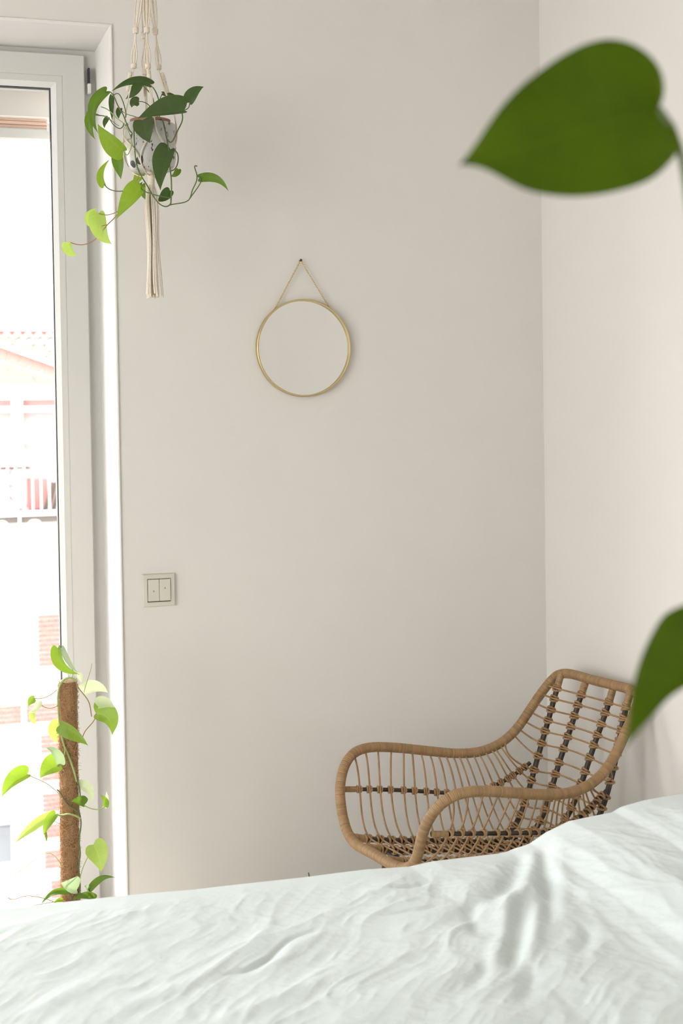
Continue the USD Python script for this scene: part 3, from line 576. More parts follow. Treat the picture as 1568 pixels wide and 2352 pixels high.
for k in range(30):
    t0 = rg.uniform(0, 360); r0 = rg.uniform(3, 13); y1_ = 683 + rg.uniform(-9, 2); lean = 4
    fl = r0 * rg.uniform(1.25, 1.7)
    obj('tassel_cord', tube(spline([cyl(0, 2, 412), cyl(t0, r0 * .9, 445), cyl(t0 + 8, r0, 540) + np.array([*RX, 0]) * 1 * kpx, cyl(t0 - 6, r0 * 1.2, 625) + np.array([*RX, 0]) * 3 * kpx, cyl(t0, fl, y1_) + np.array([*RX, 0]) * lean * kpx], 26), np.linspace(.0020, .0026, 26), 6), 'cotton_cord', mac, smooth=60)

hp = thing('pothos', 'trailing pothos with heart-shaped leaves growing from the hanging pot', 'pothos plant', (pc[0], pc[1], ti - .01))
# (base, tip, half width left, half width right, depth offset, tip offset, bend, roll, fold, droop, material)
HL = [
 (A([(800, 690)])[0], A([(480, 752)])[0], 13, 8, -0.085, -0.06, (2, -14), 0, .5, .2, 'leaf_dark'),
 (A([(712, 690)])[0], A([(598, 812)])[0], 12, 11, .02, 0, (3, 2), .3, .3, .1, 'leaf_dark'),
 (A([(440, 752)])[0], A([(378, 1095)])[0], 15, 11, -.02, 0, (-21, -6), .2, .4, .2, 'leaf_mid'),
 (A([(318, 922)])[0], A([(352, 1142)])[0], 10, 12, 0, 0, (-9, 0), .3, .3, .1, 'leaf_mid'),
 (A([(578, 1232)])[0], A([(372, 1015)])[0], 13, 31, -.04, -.02, (-2, 2), .15, .2, .15, 'leaf_light'),
 (A([(528, 1262)])[0], A([(562, 1468)])[0], 14, 14, .02, 0, (0, 0), .2, .25, .1, 'leaf_mid'),
 (A([(425, 1512)])[0], A([(470, 1304)])[0], 4, 14, 0, 0, (-11, 2), .2, .3, .1, 'leaf_light'),
 (A([(1078, 905)])[0], A([(695, 970)])[0], 37, 7, -0.085, -0.07, (0, -3), .1, .2, .15, 'leaf_dark'),
 (A([(1125, 838)])[0], A([(1240, 710)])[0], 9, 20, .0, .0, (-3, -4), .1, .2, .1, 'leaf_dark'),
 (A([(905, 762)])[0], A([(1050, 812)])[0], 6, 5, .04, 0, (2, -2), .4, .3, .1, 'leaf_dark'),
 (A([(745, 985)])[0], A([(800, 1172)])[0], 26, 25, -0.07, -0.07, (-2, 0), .1, .2, .1, 'leaf_dark'),
 (A([(705, 832)])[0], A([(650, 882)])[0], 12, 11, -.03, 0, (-4, -4), .1, .2, .1, 'leaf_dark'),
 (A([(490, 785)])[0], A([(492, 990)])[0], 6.5, 6.5, .03, 0, (-1, 0), .5, .3, .1, 'leaf_dark'),
 (A([(555, 888)])[0], A([(545, 972)])[0], 7, 7, .03, 0, (-2, 0), .3, .3, .1, 'leaf_dark'),
 (A([(455, 962)])[0], A([(428, 1050)])[0], 6, 6, -.02, 0, (-3, 0), .3, .3, .1, 'leaf_dark'),
 (A([(968, 1225)])[0], A([(885, 1560)])[0], 33, 12, -0.075, -0.06, (-4, -2), .1, .25, .1, 'leaf_dark'),
 (B([(738, 328)])[0], B([(645, 440)])[0], 13, 9, .03, 0, (2, 4), .2, .2, .1, 'leaf_light'),
 (B([(728, 470)])[0], B([(522, 727)])[0], 30, 12, -.04, -.03, (2, -4), .1, .25, .12, 'leaf_light'),
 (B([(738, 440)])[0], B([(778, 572)])[0], 7, 8, .02, 0, (-4, 3), .3, .2, .1, 'leaf_mid'),
 (B([(962, 490)])[0], B([(858, 578)])[0], 13, 13, .04, 0, (0, 3), .2, .2, .1, 'leaf_dark'),
 (B([(1205, 385)])[0], B([(1442, 498)])[0], 12, 10, -.03, -.02, (6, -14), .1, .3, .2, 'leaf_mid'),
 (B([(318, 762)])[0], B([(368, 632)])[0], 9, 11, .02, 0, (-11, -2), .2, .2, .1, 'leaf_young'),
 (B([(380, 678)])[0], B([(488, 928)])[0], 24, 17, -.01, 0, (-8, 8), .1, .2, .1, 'leaf_young'),
 (B([(130, 918)])[0], B([(202, 1024)])[0], 17, 7, 0, 0, (-3, 4), .1, .2, .1, 'leaf_young'),
 (A([(1030, 1386)])[0], A([(965, 1442)])[0], 6, 9, -.04, 0, (2, 3), .3, .2, .1, 'leaf_mid'),
]
for i, (b_, t_, wl, wr, do, dt, bd, ro, fo, dr_, m_) in enumerate(HL):
    mm, uu_ = leaf_mesh(b_, t_, wl, wr, HD + do, dt, bd, ro, fo, dr_, seed=i); obj('leaf', mm, m_, hp, uv=uu_)
HV = [
 (A([(440, 752), (490, 767), (530, 850), (580, 940), (615, 1030), (700, 1020)]), 'stem_green', 2.6, [-.02, -.03, -.04, -.06, -.06, -.01]),
 (A([(492, 785), (520, 768), (560, 790), (590, 870), (600, 960)]), 'stem_green', 2.2, [.03, .02, -.01, -.03, -.06]),
 (A([(400, 875), (470, 910), (530, 970), (590, 1020), (640, 1120), (650, 1180), (620, 1262), (595, 1255), (578, 1232)]), 'stem_light', 2.2, [-.02, -.03, -.05, -.07, -.075, -.075, -.07, -.05, -.04]),
 (A([(330, 935), (390, 945), (460, 965), (500, 1020), (560, 1050), (585, 1010)]), 'stem_green', 2.2, [0, -.02, -.04, -.06, -.07, -.07]),
 (A([(700, 1000), (668, 1080), (676, 1230), (690, 1350), (722, 1430), (765, 1500), (800, 1560), (850, 1640), (920, 1690), (962, 1675), (968, 1630)]), 'stem_green', 2.6, [-.02, -.075, -.085, -.08, -.07, -.06, -.05, -.05, -.05, -.04, -.04]),
 (A([(880, 990), (905, 990), (930, 1100), (945, 1180), (960, 1350), (972, 1450), (975, 1570), (968, 1680)]), 'stem_green', 3.0, [-.01, -.05, -.07, -.075, -.08, -.06, -.05, -.04]),
 (A([(1060, 920), (1066, 970), (1020, 1080), (975, 1162), (942, 1140)]), 'stem_green', 2.6, [-.04, -.04, -.05, -.06, -.075]),
 (A([(1125, 838), (1115, 880), (1080, 905), (1060, 920)]), 'stem_green', 2.2, [0, -.02, -.05, -.04]),
 (A([(968, 1225), (1020, 1250), (1030, 1300), (1012, 1370), (965, 1400)]), 'stem_green', 2.6, [-.06, -.06, -.06, -.06, -.07]),
 (B([(968, 608), (1040, 595), (1122, 560), (1142, 500), (1180, 350), (1168, 288), (1186, 292)]), 'stem_green', 2.4, [-.04, -.04, -.04, -.04, -.04, -.04, -.04]),
 (B([(1130, 552), (1180, 480), (1218, 395), (1205, 385)]), 'stem_green', 2.4, [-.04, -.04, -.035, -.03]),
 (B([(728, 470), (800, 515), (900, 540), (970, 552)]), 'stem_green', 2.4, [-.04, -.06, -.06, -.04]),
 (B([(425, 440), (480, 485), (570, 495), (660, 470), (735, 425)]), 'stem_green', 2.2, [0, 0, 0, 0, .01]),
 (B([(690, 300), (688, 420), (600, 580), (515, 708), (450, 772), (380, 862), (290, 925), (150, 915)]), 'stem_brown', 2.0, [-.08, -.02, -.01, -.01, -.02, -.01, 0, 0]),
 (B([(450, 770), (370, 785), (318, 762)]), 'stem_brown', 1.8, [-.02, -.01, .02]),
 (B([(515, 672), (450, 690), (400, 686), (380, 678)]), 'stem_brown', 1.8, [-.01, -.01, -.01, -.01]),
 (B([(520, 670), (560, 640), (620, 520), (688, 420)]), 'stem_brown', 1.8, [-.01, -.01, -.01, -.02]),
 (A([(735, 695), (780, 740), (822, 805), (830, 900), (815, 985)]), 'stem_green', 2.6, [0, -.01, -.02, 0, 0]),
 (A([(800, 692), (840, 740), (862, 790), (880, 900), (870, 985)]), 'stem_green', 2.6, [-.02, -.02, -.02, 0, 0]),
 (A([(705, 832), (760, 840), (800, 872), (800, 985)]), 'stem_green', 1.8, [-.03, -.02, -.01, 0]),
 (A([(905, 762), (885, 800), (860, 985)]), 'stem_green', 1.8, [.04, .03, 0]),
 (A([(745, 985), (770, 960), (780, 990)]), 'stem_green', 2.2, [-.05, -.03, 0]),
 (A([(528, 1262), (560, 1200), (640, 1130)]), 'stem_light', 1.8, [.02, 0, -.07]),
 (A([(555, 888), (600, 930), (690, 960), (740, 990)]), 'stem_green', 1.5, [.03, .02, 0, 0]),
 (A([(455, 962), (500, 1000), (545, 1030)]), 'stem_green', 1.5, [-.02, -.04, -.07]),
 (A([(318, 922), (350, 930), (390, 945)]), 'stem_green', 1.5, [0, -.01, -.02]),
]
for pts, m_, w_, dd in HV: obj('stem', tube(px_path(pts, HD, dd), w_ * kpx * .55, 7), m_, hp, smooth=60)

# ---- moss pole plant in front of the balcony door
PD = 3.22; kp_ = PD / F_PX
ptop, pbot = atd(155.5, 1565, PD), atd(161.5, 2075, PD)
dirp = (pbot - ptop) / np.linalg.norm(pbot - ptop); foot = ptop + dirp * ((ptop[2] - .12) / -dirp[2])
gp = thing('floor_pot', 'grey floor pot behind the bed holding the coir pole', 'plant pot', (foot[0], foot[1], 0))
obj('pot_body', lathe([(0, 0), (.10, 0), (.105, .005), (.125, .20), (.132, .205), (.132, .22), (.122, .222), (.118, .20), (0, .19)], (foot[0], foot[1], 0)), 'grey_pot', gp, smooth=35)
obj('soil', lathe([(0, .204), (.08, .203), (.1195, .198)], (foot[0], foot[1], 0)), 'soil', gp, smooth=40)
mp_ = thing('moss_pole', 'brown coir climbing pole standing before the balcony door', 'plant pole', foot)
nz = 260; tz = np.linspace(0, 1, nz); na = 40; polr = 19.5 * kp_
Pp = ptop + tz[:, None] * (foot - ptop); ang_ = np.arange(na) * 2 * math.pi / na
gridp = np.stack([np.cos(ang_)[None] * np.ones((nz, 1)) * 5, np.sin(ang_)[None] * np.ones((nz, 1)) * 5, tz[:, None] * 90 * np.ones((1, na))], -1)
rad = polr * (1 + .16 * (meshkit.fbm(gridp, 3, 4) - .5)); rad[0] *= .93
Vp = Pp[:, None] + rad[..., None] * np.stack([np.cos(ang_), np.sin(ang_), np.zeros(na)], -1)[None]
i, j = np.meshgrid(np.arange(nz - 1), np.arange(na), indexing='ij')
qd = np.stack([i * na + j, (i + 1) * na + j, (i + 1) * na + (j + 1) % na, i * na + (j + 1) % na], -1).reshape(-1, 4)
obj('pole', (Vp.reshape(-1, 3), np.vstack([qd[:, [0, 1, 2]], qd[:, [0, 2, 3]]])), 'coir', mp_, smooth=True)
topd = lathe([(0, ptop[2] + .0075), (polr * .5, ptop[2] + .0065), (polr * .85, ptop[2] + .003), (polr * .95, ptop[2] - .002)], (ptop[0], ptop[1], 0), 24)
obj('pole_top', topd, 'coir_sunlit', mp_, smooth=True)
rg = np.random.default_rng(21); cp, cnt = [], []
for k in range(5200):
    t = rg.uniform(0, .72); az = rg.uniform(0, 2 * math.pi); c0 = ptop + t * (foot - ptop); rd = np.array([math.cos(az), math.sin(az), 0]); tn = np.array([-rd[1], rd[0], 0])
    L_ = rg.uniform(.008, .02); s1 = rg.normal(0, 1) * tn + rg.normal(-.1, 1) * np.array([0, 0, 1]); s1 /= np.linalg.norm(s1)
    p0 = c0 + rd * polr * .98; cp += [p0, p0 + s1 * L_ * .5 + rd * .0016, p0 + s1 * L_ + rd * rg.uniform(-.0005, .003)]; cnt.append(3)
bc = UsdGeom.BasisCurves.Define(stage, mp_ + '/fibre'); bc.CreateTypeAttr('linear'); bc.CreateCurveVertexCountsAttr(cnt)
bc.CreatePointsAttr(Vt.Vec3fArray.FromNumpy((np.array(cp) - _loc[mp_]).astype(np.float32))); bc.CreateWidthsAttr([.0006]); bc.SetWidthsInterpolation('constant')
UsdShade.MaterialBindingAPI.Apply(bc.GetPrim()).Bind(M['coir_fibre']); tag(bc.GetPrim(), kind='stuff')

cp_ = thing('climbing_pothos', 'variegated pothos climbing up the coir pole, with backlight put into the colour of its palest leaves', 'pothos plant', (foot[0], foot[1], .2))
CL = [
 (C([(650, 190)])[0], C([(897, 485)])[0], 17, 9, -.02, 0, (-14, 8), .2, .35, .15, 'leaf_light'),
 (C([(690, 195)])[0], C([(880, 470)])[0], 4, 10, -.025, 0, (-4, 4), .2, .35, .15, 'leaf_sage'),
 (C([(960, 700)])[0], C([(1218, 696)])[0], 5, 28, .02, 0, (0, -8), .2, .3, .1, 'leaf_backlit'),
 (C([(895, 470)])[0], C([(918, 572)])[0], 7, 7, .02, 0, (0, 0), .2, .3, .1, 'leaf_backlit'),
 (C([(1080, 925)])[0], C([(1262, 1168)])[0], 16, 33, -.02, -.01, (10, -12), .1, .2, .1, 'leaf_light'),
 (C([(1110, 850)])[0], C([(1290, 860)])[0], 5, 24, -.026, -.01, (0, -4), .1, .2, .1, 'leaf_backlit'),  # pale upper half of the leaf before, sunlight put into its colour
 (C([(692, 1050)])[0], C([(992, 1286)])[0], 23, 10, -.05, -.04, (3, -3), .1, .25, .15, 'leaf_light'),
 (C([(680, 1040)])[0], C([(652, 1262)])[0], 22, 7, .0, 0, (-6, 0), .15, .25, .1, 'leaf_young'),
 (C([(672, 1505)])[0], C([(450, 1655)])[0], 30, 15, -.03, -.02, (-2, -5), .1, .2, .1, 'leaf_light'),
 (C([(676, 1500)])[0], C([(508, 1308)])[0], 14, 9, -.04, -.03, (4, -8), .2, .3, .12, 'leaf_sage'),
 (C([(310, 1610)])[0], C([(20, 1870)])[0], 26, 10, -.03, -.03, (-5, -6), .1, .25, .12, 'leaf_light'),
 (C([(385, 755)])[0], C([(318, 850)])[0], 8, 11, -.03, 0, (-2, -3), .2, .3, .1, 'leaf_light'),
 (C([(442, 790)])[0], C([(318, 905)])[0], 6, 10, -.03, 0, (2, 6), .3, .3, .1, 'leaf_backlit'),
 (C([(362, 905)])[0], C([(404, 1052)])[0], 7, 8, -.02, 0, (-3, 2), .2, .3, .1, 'leaf_young'),
 (D([(945, 340)])[0], D([(800, 300)])[0], 19, 5, -.04, -.02, (0, -2), .15, .3, .12, 'leaf_mid'),
 (D([(900, 110)])[0], D([(1030, 335)])[0], 9, 15, -.02, 0, (8, -8), .2, .3, .1, 'leaf_backlit'),
 (D([(1180, 355)])[0], D([(1125, 222)])[0], 9, 5, -.02, 0, (4, -2), .2, .3, .1, 'leaf_light'),
 (D([(1185, 360)])[0], D([(1195, 180)])[0], 4, 7, -.015, 0, (3, 0), .2, .3, .1, 'leaf_backlit'),
 (D([(626, 442)])[0], D([(490, 682)])[0], 14, 9, -.04, -.01, (-3, -1), .15, .3, .1, 'leaf_light'),
 (D([(560, 462)])[0], D([(165, 773)])[0], 12, 13, -.02, -.03, (-3, -4), .15, .3, .1, 'leaf_young'),
 (D([(512, 640)])[0], D([(523, 764)])[0], 3, 3, -.02, 0, (1, 0), .3, .3, .1, 'leaf_mid'),
 (D([(1052, 785)])[0], D([(1136, 1095)])[0], 25, 27, -.03, -.02, (4, -3), .1, .2, .1, 'leaf_young'),
 (D([(998, 1280)])[0], D([(1292, 1156)])[0], 11, 6, -.05, -.03, (-2, -13), .2, .4, .15, 'leaf_mid'),
 (D([(1000, 1290)])[0], D([(948, 1255)])[0], 5, 6, -.05, -.03, (0, -3), .3, .3, .15, 'leaf_sage'),
 (D([(862, 1295)])[0], D([(680, 1212)])[0], 30, 10, -.06, -.04, (-2, 2), .1, .25, .12, 'leaf_sage'),
 (D([(760, 1300)])[0], D([(460, 1462)])[0], 5, 11, -.05, -.04, (-4, -12), .2, .35, .15, 'leaf_mid'),
 (D([(1060, 1398)])[0], D([(815, 1412)])[0], 13, 4, -.07, -.03, (0, -6), .2, .3, .1, 'leaf_mid'),
 (D([(700, 1404)])[0], D([(598, 1446)])[0], 5, 6, -.05, -.03, (0, -2), .3, .3, .1, 'leaf_light'),
]
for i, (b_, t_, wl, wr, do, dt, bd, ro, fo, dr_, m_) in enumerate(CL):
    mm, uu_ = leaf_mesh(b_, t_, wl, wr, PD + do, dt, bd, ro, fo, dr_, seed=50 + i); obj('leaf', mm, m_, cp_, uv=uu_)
CV = [
 (C([(855, 565), (800, 525), (730, 540), (680, 600), (655, 700), (655, 850), (665, 1000), (690, 1150), (720, 1280), (770, 1400), (825, 1550), (862, 1690)]), 'stem_light', 4.6, -.024),
 (D([(862, 40), (885, 120), (900, 260), (885, 360), (905, 480), (908, 600), (890, 740), (902, 900), (885, 1010), (895, 1150), (900, 1300), (860, 1500), (800, 1900)]), 'stem_green', 3.2, -.024),
 (D([(640, 165), (700, 235), (760, 330), (850, 400), (905, 480)]), 'stem_green', 3.2, -.026),
 (C([(642, 655), (560, 720), (470, 755), (385, 755)]), 'stem_brown', 1.8, -.026), (C([(655, 830), (600, 860), (495, 850), (442, 792)]), 'stem_brown', 1.8, -.026),
 (C([(855, 565), (900, 660), (950, 720), (1000, 800), (1022, 900), (1032, 960)]), 'stem_brown', 2.4, -.02), (C([(1080, 925), (1022, 1050), (950, 1140), (925, 1200), (880, 1260)]), 'stem_brown', 2.2, -.02),
 (C([(1035, 360), (1000, 500), (962, 620), (945, 690)]), 'stem_light', 1.6, .0), (C([(650, 190), (720, 220), (740, 300), (800, 400), (810, 520)]), 'stem_light', 1.6, -.02),
 (C([(310, 1610), (400, 1655), (510, 1705), (600, 1770), (680, 1840)]), 'stem_brown', 1.6, -.028), (C([(672, 1505), (700, 1450), (730, 1360), (735, 1310)]), 'stem_light', 2.4, -.03),
 (D([(640, 445), (680, 455), (760, 440), (840, 455), (910, 490)]), 'stem_light', 4.2, -.03), (D([(560, 462), (610, 515), (680, 552)]), 'stem_brown', 1.4, -.024),
 (D([(692, 1030), (610, 910), (540, 878), (430, 930), (250, 1060), (120, 1155)]), 'stem_light', 1.4, -.026), (D([(900, 1200), (930, 1050), (1000, 900), (1052, 785)]), 'stem_light', 2.2, -.03),
 (D([(998, 1285), (1008, 1340), (1012, 1460)]), 'stem_green', 2.2, -.05), (D([(90, 1380), (110, 1395), (250, 1370), (350, 1362), (480, 1385), (610, 1430), (690, 1480)]), 'stem_brown', 1.8, -.05),
 (D([(370, 1472), (480, 1450), (600, 1430)]), 'stem_brown', 1.8, -.05), (D([(945, 342), (1050, 385), (1140, 380), (1180, 355)]), 'stem_light', 2.6, -.03), (D([(760, 1300), (790, 1340), (810, 1420)]), 'stem_green', 2.6, -.05),
 (D([(862, 1295), (880, 1340), (880, 1450)]), 'stem_green', 2.6, -.05),
]
for pts, m_, w_, do in CV: obj('stem', tube(px_path(pts, PD + do), w_ * kp_ * .5, 7), m_, cp_, smooth=60)

# ---- leaves close to the camera: a tall plant standing by the bed, just right of the frame
ND = .80; kn = ND / F_PX
fpx = atd(1800, 1400, .88); fpos = np.array([fpx[0], fpx[1], 0])
fp = thing('corner_pot', 'dark pot on the floor beside the bed, outside the frame', 'plant pot', fpos)
obj('pot_body', lathe([(0, 0), (.085, 0), (.09, .004), (.11, .20), (.116, .205), (.116, .225), (.106, .226), (.102, .205), (0, .195)], fpos), 'grey_pot', fp, smooth=35)
obj('soil', lathe([(0, .208), (.07, .207), (.1035, .203)], fpos), 'soil', fp, smooth=40)
nr = thing('leafy_plant', 'blurred green plant near the camera with two big heart-shaped leaves', 'houseplant', fpos + [0, 0, .2])
top = atd(1760, 120, .88)
stem = spline(np.array([fpos + [0, 0, .2], fpos + [.01, .0, .6], fpos + [-.005, .005, 1.1], [top[0], top[1], 1.45], top]), 60)
obj('stem', tube(stem, np.linspace(.007, .004, 60), 10), 'stem_green', nr, smooth=60)
def outline_leaf(left, right, base, tip, depth, dtip, fold, droop, nv=14):
    """A leaf whose two margins run base -> tip through the given pixels; midrib and blade are curved in depth."""
    n = 40
    Lp, Rp = spline(np.array([base] + left + [tip], float), n), spline(np.array([base] + right + [tip], float), n)
    Mp = spline(np.array([base, tip], float), n) * 1.0
    u = np.linspace(0, 1, n); V = []; uv = []
    wid = np.linalg.norm(Lp - Rp, axis=1); 
    for i in range(n):
        for s in np.linspace(-1, 1, nv + 1):
            e = Lp[i] if s < 0 else Rp[i]; p = Mp[i] + (e - Mp[i]) * abs(s)
            d = depth + dtip * u[i] - droop * math.sin(u[i] * math.pi) - fold * abs(s) ** 1.4 * np.linalg.norm(e - Mp[i]) * kn + .004 * math.sin(u[i] * 11 + 2 * s) * abs(s)
            V.append(atd(p[0], p[1], d)); uv.append((u[i], (s + 1) / 2))
    b_ = nv + 1; i, j = np.meshgrid(np.arange(n - 1), np.arange(nv), indexing='ij'); q = np.stack([i * b_ + j, (i + 1) * b_ + j, (i + 1) * b_ + j + 1, i * b_ + j + 1], -1).reshape(-1, 4)
    return (np.array(V), np.vstack([q[:, [0, 1, 2]], q[:, [0, 2, 3]]])), np.array(uv)
mm, uu_ = outline_leaf([(1524, 215), (1514, 156), (1474, 113), (1407, 90), (1339, 103), (1250, 155), (1160, 234), (1105, 310)], [(1548, 293), (1563, 331), (1541, 370), (1503, 406), (1425, 437), (1339, 451), (1253, 447), (1200, 433), (1133, 398)], (1512, 250), (1053, 380), ND, -.03, .12, .01)
obj('leaf', mm, 'leaf_near', nr, uv=uu_)
obj('petiole', tube(spline(np.array([atd(1512, 250, ND), atd(1545, 297, ND - .004), atd(1566, 365, ND + .005), atd(1590, 520, ND + .03), atd(1680, 760, ND + .07), stem[38]]), 40), np.linspace(.0022, .003, 40), 8), 'stem_green', nr, smooth=60)
mm, uu_ = outline_leaf([(1610, 1375), (1568, 1390), (1528, 1410), (1502, 1445), (1477, 1496), (1456, 1560), (1445, 1632)], [(1690, 1455), (1680, 1510), (1625, 1550), (1568, 1582), (1540, 1600), (1502, 1640), (1464, 1684)], (1650, 1430), (1432, 1722), ND + .02, -.05, .12, .01)
obj('leaf', mm, 'leaf_near', nr, uv=uu_)
obj('petiole', tube(spline(np.array([atd(1650, 1430, ND + .02), atd(1690, 1440, ND + .03), atd(1722, 1520, ND + .06), stem[42]]), 30), np.linspace(.0022, .003, 30), 8), 'stem_green', nr, smooth=60)

# ---- thin stick behind the bed
b0, b1 = atd(711.5, 2023, 3.0), atd(708.3, 2004, 3.0); dv = (b0 - b1) / np.linalg.norm(b0 - b1)
tw = tag(stage.GetPrimAtPath(obj('stick', tube(np.array([b1, b0, b0 + dv * ((b0[2] - 0.001) / -dv[2])]), [.0012, .0018, .0024], 8), 'twig')), 'thin dark stick whose tip shows just above the bed edge', 'stick')

# ------------------------------------------------------------ the house across the street
HY = 25.0
obj('street', bx(-60, 70, 4.3, 90, -12.4, -12), 'asphalt', kind=S)
hs = thing('apartment_building', 'pale apartment house with brick bands across the street', 'building', (2.2, HY, -12))
def hx(px): return aty(px, 1100, HY)[0]
def hz(py): return aty(65, py, HY)[2]
def P2(px, py): q = aty(px, py, HY); return (q[0], q[2])
# main wall with a loggia opening and two window openings
wl_ = Polygon([(-9, -12), (14, -12), (14, hz(884)), (-9, hz(884))])
lg = (hx(-330), hx(330), hz(1166), hz(886))
wn1 = sbox(hx(-260), hz(1505), hx(38), hz(1328)); wn2 = sbox(hx(-170), hz(1992), hx(22), hz(1880))
wl_ = wl_.difference(sbox(lg[0], lg[2], lg[1], lg[3])).difference(wn1).difference(wn2)
obj('wall', slab_xz(wl_, HY, HY + .35), 'stucco', hs, smooth=False)
obj('back_wall', bx(-9, 14, HY + 6, HY + 6.3, -12, 2.4), 'stucco', hs)
# loggia: glazed front with pink curtains behind white posts and rails
obj('loggia_wall', bx(lg[0], lg[1], HY + .34, HY + .44, lg[2], lg[3]), 'loggia_pink', hs)
for px in (-212, -84, 44, 172, 300): obj('post', bx(hx(px) - .095, hx(px) + .095, HY + .12, HY + .24, lg[2], lg[3], .01), 'stucco', hs)
for a_, b_ in ((886, 918), (933, 947), (1009, 1018)): obj('transom', bx(lg[0], lg[1], HY + .10, HY + .22, hz(b_), hz(a_), .01), 'stucco', hs)
bl = thing('far_balcony', 'far balcony with white railing on the house across the street', 'balcony', (hx(65), HY - .9, hz(1192)))
obj('slab', bx(hx(-330), hx(330), HY - 1.1, HY - .01, hz(1190), hz(1170)), 'balcony_stone', bl)
obj('slab_edge', bx(hx(-330), hx(330), HY - 1.13, HY - 1.1, hz(1176), hz(1164), .005), 'stucco', bl)
obj('handrail', bx(hx(-330), hx(330), HY - 1.1, HY - 1.06, hz(1034), hz(1030), .005), 'stucco', bl)
for k in range(-18, 15):
    xq = hx(61 + 18.3 * k); obj('baluster', bx(xq - .014, xq + .014, HY - 1.095, HY - 1.065, hz(1166), hz(1034)), 'stucco', bl)
for px in (30, 30 + 128, 30 - 128): obj('bracket_post', bx(hx(px) - .022, hx(px) + .022, HY - 1.16, HY - 1.13, hz(1192), hz(1168), .004), 'stucco', bl)
for px in (63, -10, 136):
    t = np.linspace(0, math.pi, 14); obj('bracket', slab_xz(Polygon([(hx(px) + .10 * math.cos(q), hz(1191) + .055 * math.sin(q)) for q in t]), HY - 1.15, HY - 1.1), 'stucco', bl)
fl_ = hz(1166)
rb = tag(stage.GetPrimAtPath(obj('storage_box', bx(hx(58), hx(99), HY - .7, HY - .3, fl_, hz(1096), .015), 'red_box')), 'red box standing on the far balcony behind the railing', 'box')
dk = thing('folded_chair', 'folded wooden deck chair leaning on the far balcony railing', 'folding chair', (hx(108), HY - .85, fl_))
for k, (xa, xb, dz_) in enumerate(((86, 107, 0), (92, 113, .01), (100, 119, .0), (108, 126, .02), (113, 131, 0))):
    pa, pb = np.array([hx(xa), HY - .95 + .05 * k, fl_ + .01]), np.array([hx(xb), HY - .85 + .05 * k, hz(1104) - dz_]); obj('slat', tube(np.array([pa, pb]), .022, 4), 'old_wood', dk, smooth=False)
tb = thing('garden_table', 'iron garden table with curved legs on the far balcony', 'table', (hx(28), HY - .6, fl_))
obj('table_top', bx(hx(-20), hx(60), HY - .9, HY - .3, hz(1073), hz(1070)), 'garden_iron', tb)
for L_ in ([(11, 1072), (12, 1085), (14, 1115), (14, 1140), (13, 1165)], [(23, 1076), (14, 1086), (12, 1100)], [(42, 1082), (35, 1100), (33.5, 1112), (36, 1126), (44, 1142)], [(14, 1132), (20, 1142), (33, 1148), (40, 1156), (40, 1165)], [(48, 1147), (52, 1153), (53, 1165)], [(30, 1152), (33, 1158), (33.5, 1165)], [(11, 1113), (34, 1113)]):
    obj('leg', tube(spline(np.array([[*P2(x, y)] for x, y in L_])[:, [0, 0, 1]] * [1, 0, 1] + [0, HY - .6, 0], 16), .009, 6), 'garden_iron', tb)
# gable: peach panels under a sloping verge
def quad(pts, y0, y1): return slab_xz(Polygon([P2(*p) for p in pts]).buffer(-.006), y0, y1)
obj('gable_wall', slab_xz(Polygon([P2(-330, 700), P2(-330, 884), P2(330, 884), P2(140, 842), P2(0, 786)]), HY + .02, HY + .3), 'stucco', hs)
for pts in ([(-60, 765), (0, 787), (22, 796), (12, 826), (0, 828), (-60, 800)], [(22, 796), (50, 806), (42, 832), (30, 837), (8, 829), (15, 820)], [(50, 806), (77, 816), (72, 836), (60, 847), (33, 838), (44, 830)], [(77, 816), (103, 826), (100, 846), (92, 857), (62, 848), (73, 836)], [(103, 826), (150, 842), (150, 874), (94, 858), (101, 846)],
            [(-60, 801), (2, 829), (17, 850), (17, 884), (-60, 884)], [(4, 829), (60, 849), (75, 856), (76, 866), (82, 884), (18, 884), (18, 851)], [(76, 857), (106, 865), (112, 884), (83, 884), (77, 868)], [(107, 865), (150, 877), (150, 884), (113, 884)]):
    obj('gable_panel', quad(pts, HY - .012, HY + .02), 'peach_panel', hs)
def strip(x0, y0, x1, y1, w, ya, yb, name, m_): obj(name, slab_xz(Polygon([P2(x0, y0), P2(x1, y1), P2(x1, y1 + w), P2(x0, y0 + w)]), ya, yb), m_, hs)
strip(-120, 744, 330, 904, 11, HY - .12, HY + .02, 'verge_board', 'stucco')
for k in range(-2, 6): strip(-22 + 44.5 * k, 763 + 15.4 * k, 22 + 44.5 * k, 778.5 + 15.4 * k, 9, HY - .16, HY - .02, 'verge_tile', 'peach_panel')
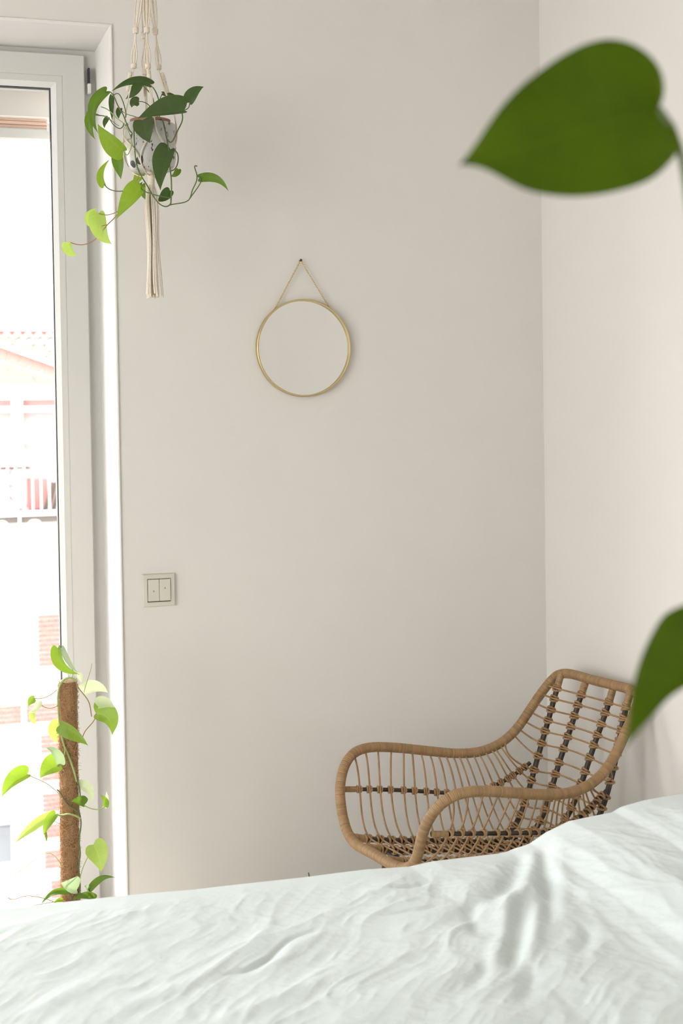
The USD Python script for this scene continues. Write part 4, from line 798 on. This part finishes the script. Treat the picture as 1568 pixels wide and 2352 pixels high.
# pantiles of the main roof behind the gable, row by row up to the ridge
yr = HY + 2.0
def Q2(px, py): q = aty(px, py, yr); return q[0], q[2]
step = Q2(25, 770)[0] - Q2(0.3, 770)[0]; x00 = Q2(16.5, 770)[0]
for r in range(7):
    za, zb_ = Q2(65, 762 + 14.5 * r)[1], Q2(65, 777.5 + 14.5 * r)[1]
    for c_ in range(-6, 12):
        xs_ = x00 + step * c_ + (step * .1 if r % 2 else 0); g = np.linspace(-.5, .5, 9); prof_ = .030 * np.cos(g * 2 * math.pi)
        top_ = np.stack([xs_ + g * step, yr - .12 * r + .05 - prof_, np.full(9, za)], 1); bot = np.stack([xs_ + g * step, yr - .12 * r - .10 - prof_, np.full(9, zb_) + .03 * np.cos(g * 2 * math.pi)], 1)
        bk = top_ + [0, .03, 0]; b2 = bot + [0, .03, 0]; V = np.vstack([top_, bot, bk, b2]); F = []
        for q in range(8): F += [(q, q + 9, q + 10, q + 1), (q + 18, q + 19, q + 28, q + 27), (q + 9, q + 27, q + 28, q + 10), (q, q + 1, q + 19, q + 18)]
        F = np.array(F); obj('roof_tile', (V, np.vstack([F[:, [0, 1, 2]], F[:, [0, 2, 3]]])), 'roof_tile', hs, smooth=60)
zrg = Q2(65, 763)[1]
for c_ in range(-4, 8): obj('ridge_tile', tube(np.array([[x00 + step * 1.5 * c_, yr + .1, zrg - .03], [x00 + step * 1.5 * (c_ + .98), yr + .1, zrg - .03]]), .07, 10), 'ridge_tile', hs)
# windows of the storeys below
for (xa, za, xb, zb_), nm in (((hx(-260), hz(1505), hx(38), hz(1328)), 'a'), ((hx(-170), hz(1992), hx(22), hz(1880)), 'b')):
    wf = obj('window', frame_xz(xa, xb, za, zb_, [(0, HY + .08), (.09, HY + .08), (.09, HY + .16), (0, HY + .16)]), 'stucco', hs); obj('pane', bx(xa + .09, xb - .09, HY + .13, HY + .14, za + .09, zb_ - .09), 'far_glass' if nm == 'b' else 'stucco', wf)
obj('drain_pipe', tube(np.array([[hx(45), HY - .05, hz(1530)], [hx(49), HY - .05, hz(1845)]]), .02, 8), 'shutter_rail', hs)
for px in (53, 70): obj('capital', bx(hx(px) - .05, hx(px) + .05, HY - .08, HY, hz(1345), hz(1333), .01), 'stucco', hs)
obj('cornice', bx(-9, 14, HY - .12, HY, hz(1298), hz(1288), .02), 'stucco', hs)
# bricks, one by one
rg = np.random.default_rng(33)
def bricks(x0, x1, y0, y1):
    for r in range(int(round((y1 - y0) / 11.0))):
        x = x0 - (8.3 if r % 2 else 0)
        while x < x1 - 2:
            a_, b_ = max(x, x0) + .8, min(x + 16.6, x1) - .8
            if b_ - a_ > 2:
                zz0, zz1 = hz(y0 + 11 * r + 9.4), hz(y0 + 11 * r + 1.2); o = rg.uniform(-.006, .006)
                sh = -.0008 * 0
                obj('brick', bx(hx(a_), hx(b_), HY - .03 + o, HY + .01, zz0, zz1), f'brick_clay_{rg.integers(3)}', hs, smooth=False)
            x += 16.6
bricks(79, 160, 1413, 1534)
for b_ in ((-45, 38, 1617, 1661), (50, 160, 1617, 1661), (80, 160, 1690, 1732), (81, 165, 1765, 1800), (82, 165, 1826, 1868), (83, 165, 1897, 1930), (84, 165, 1957, 2001), (97, 165, 2027, 2070)): bricks(*b_)
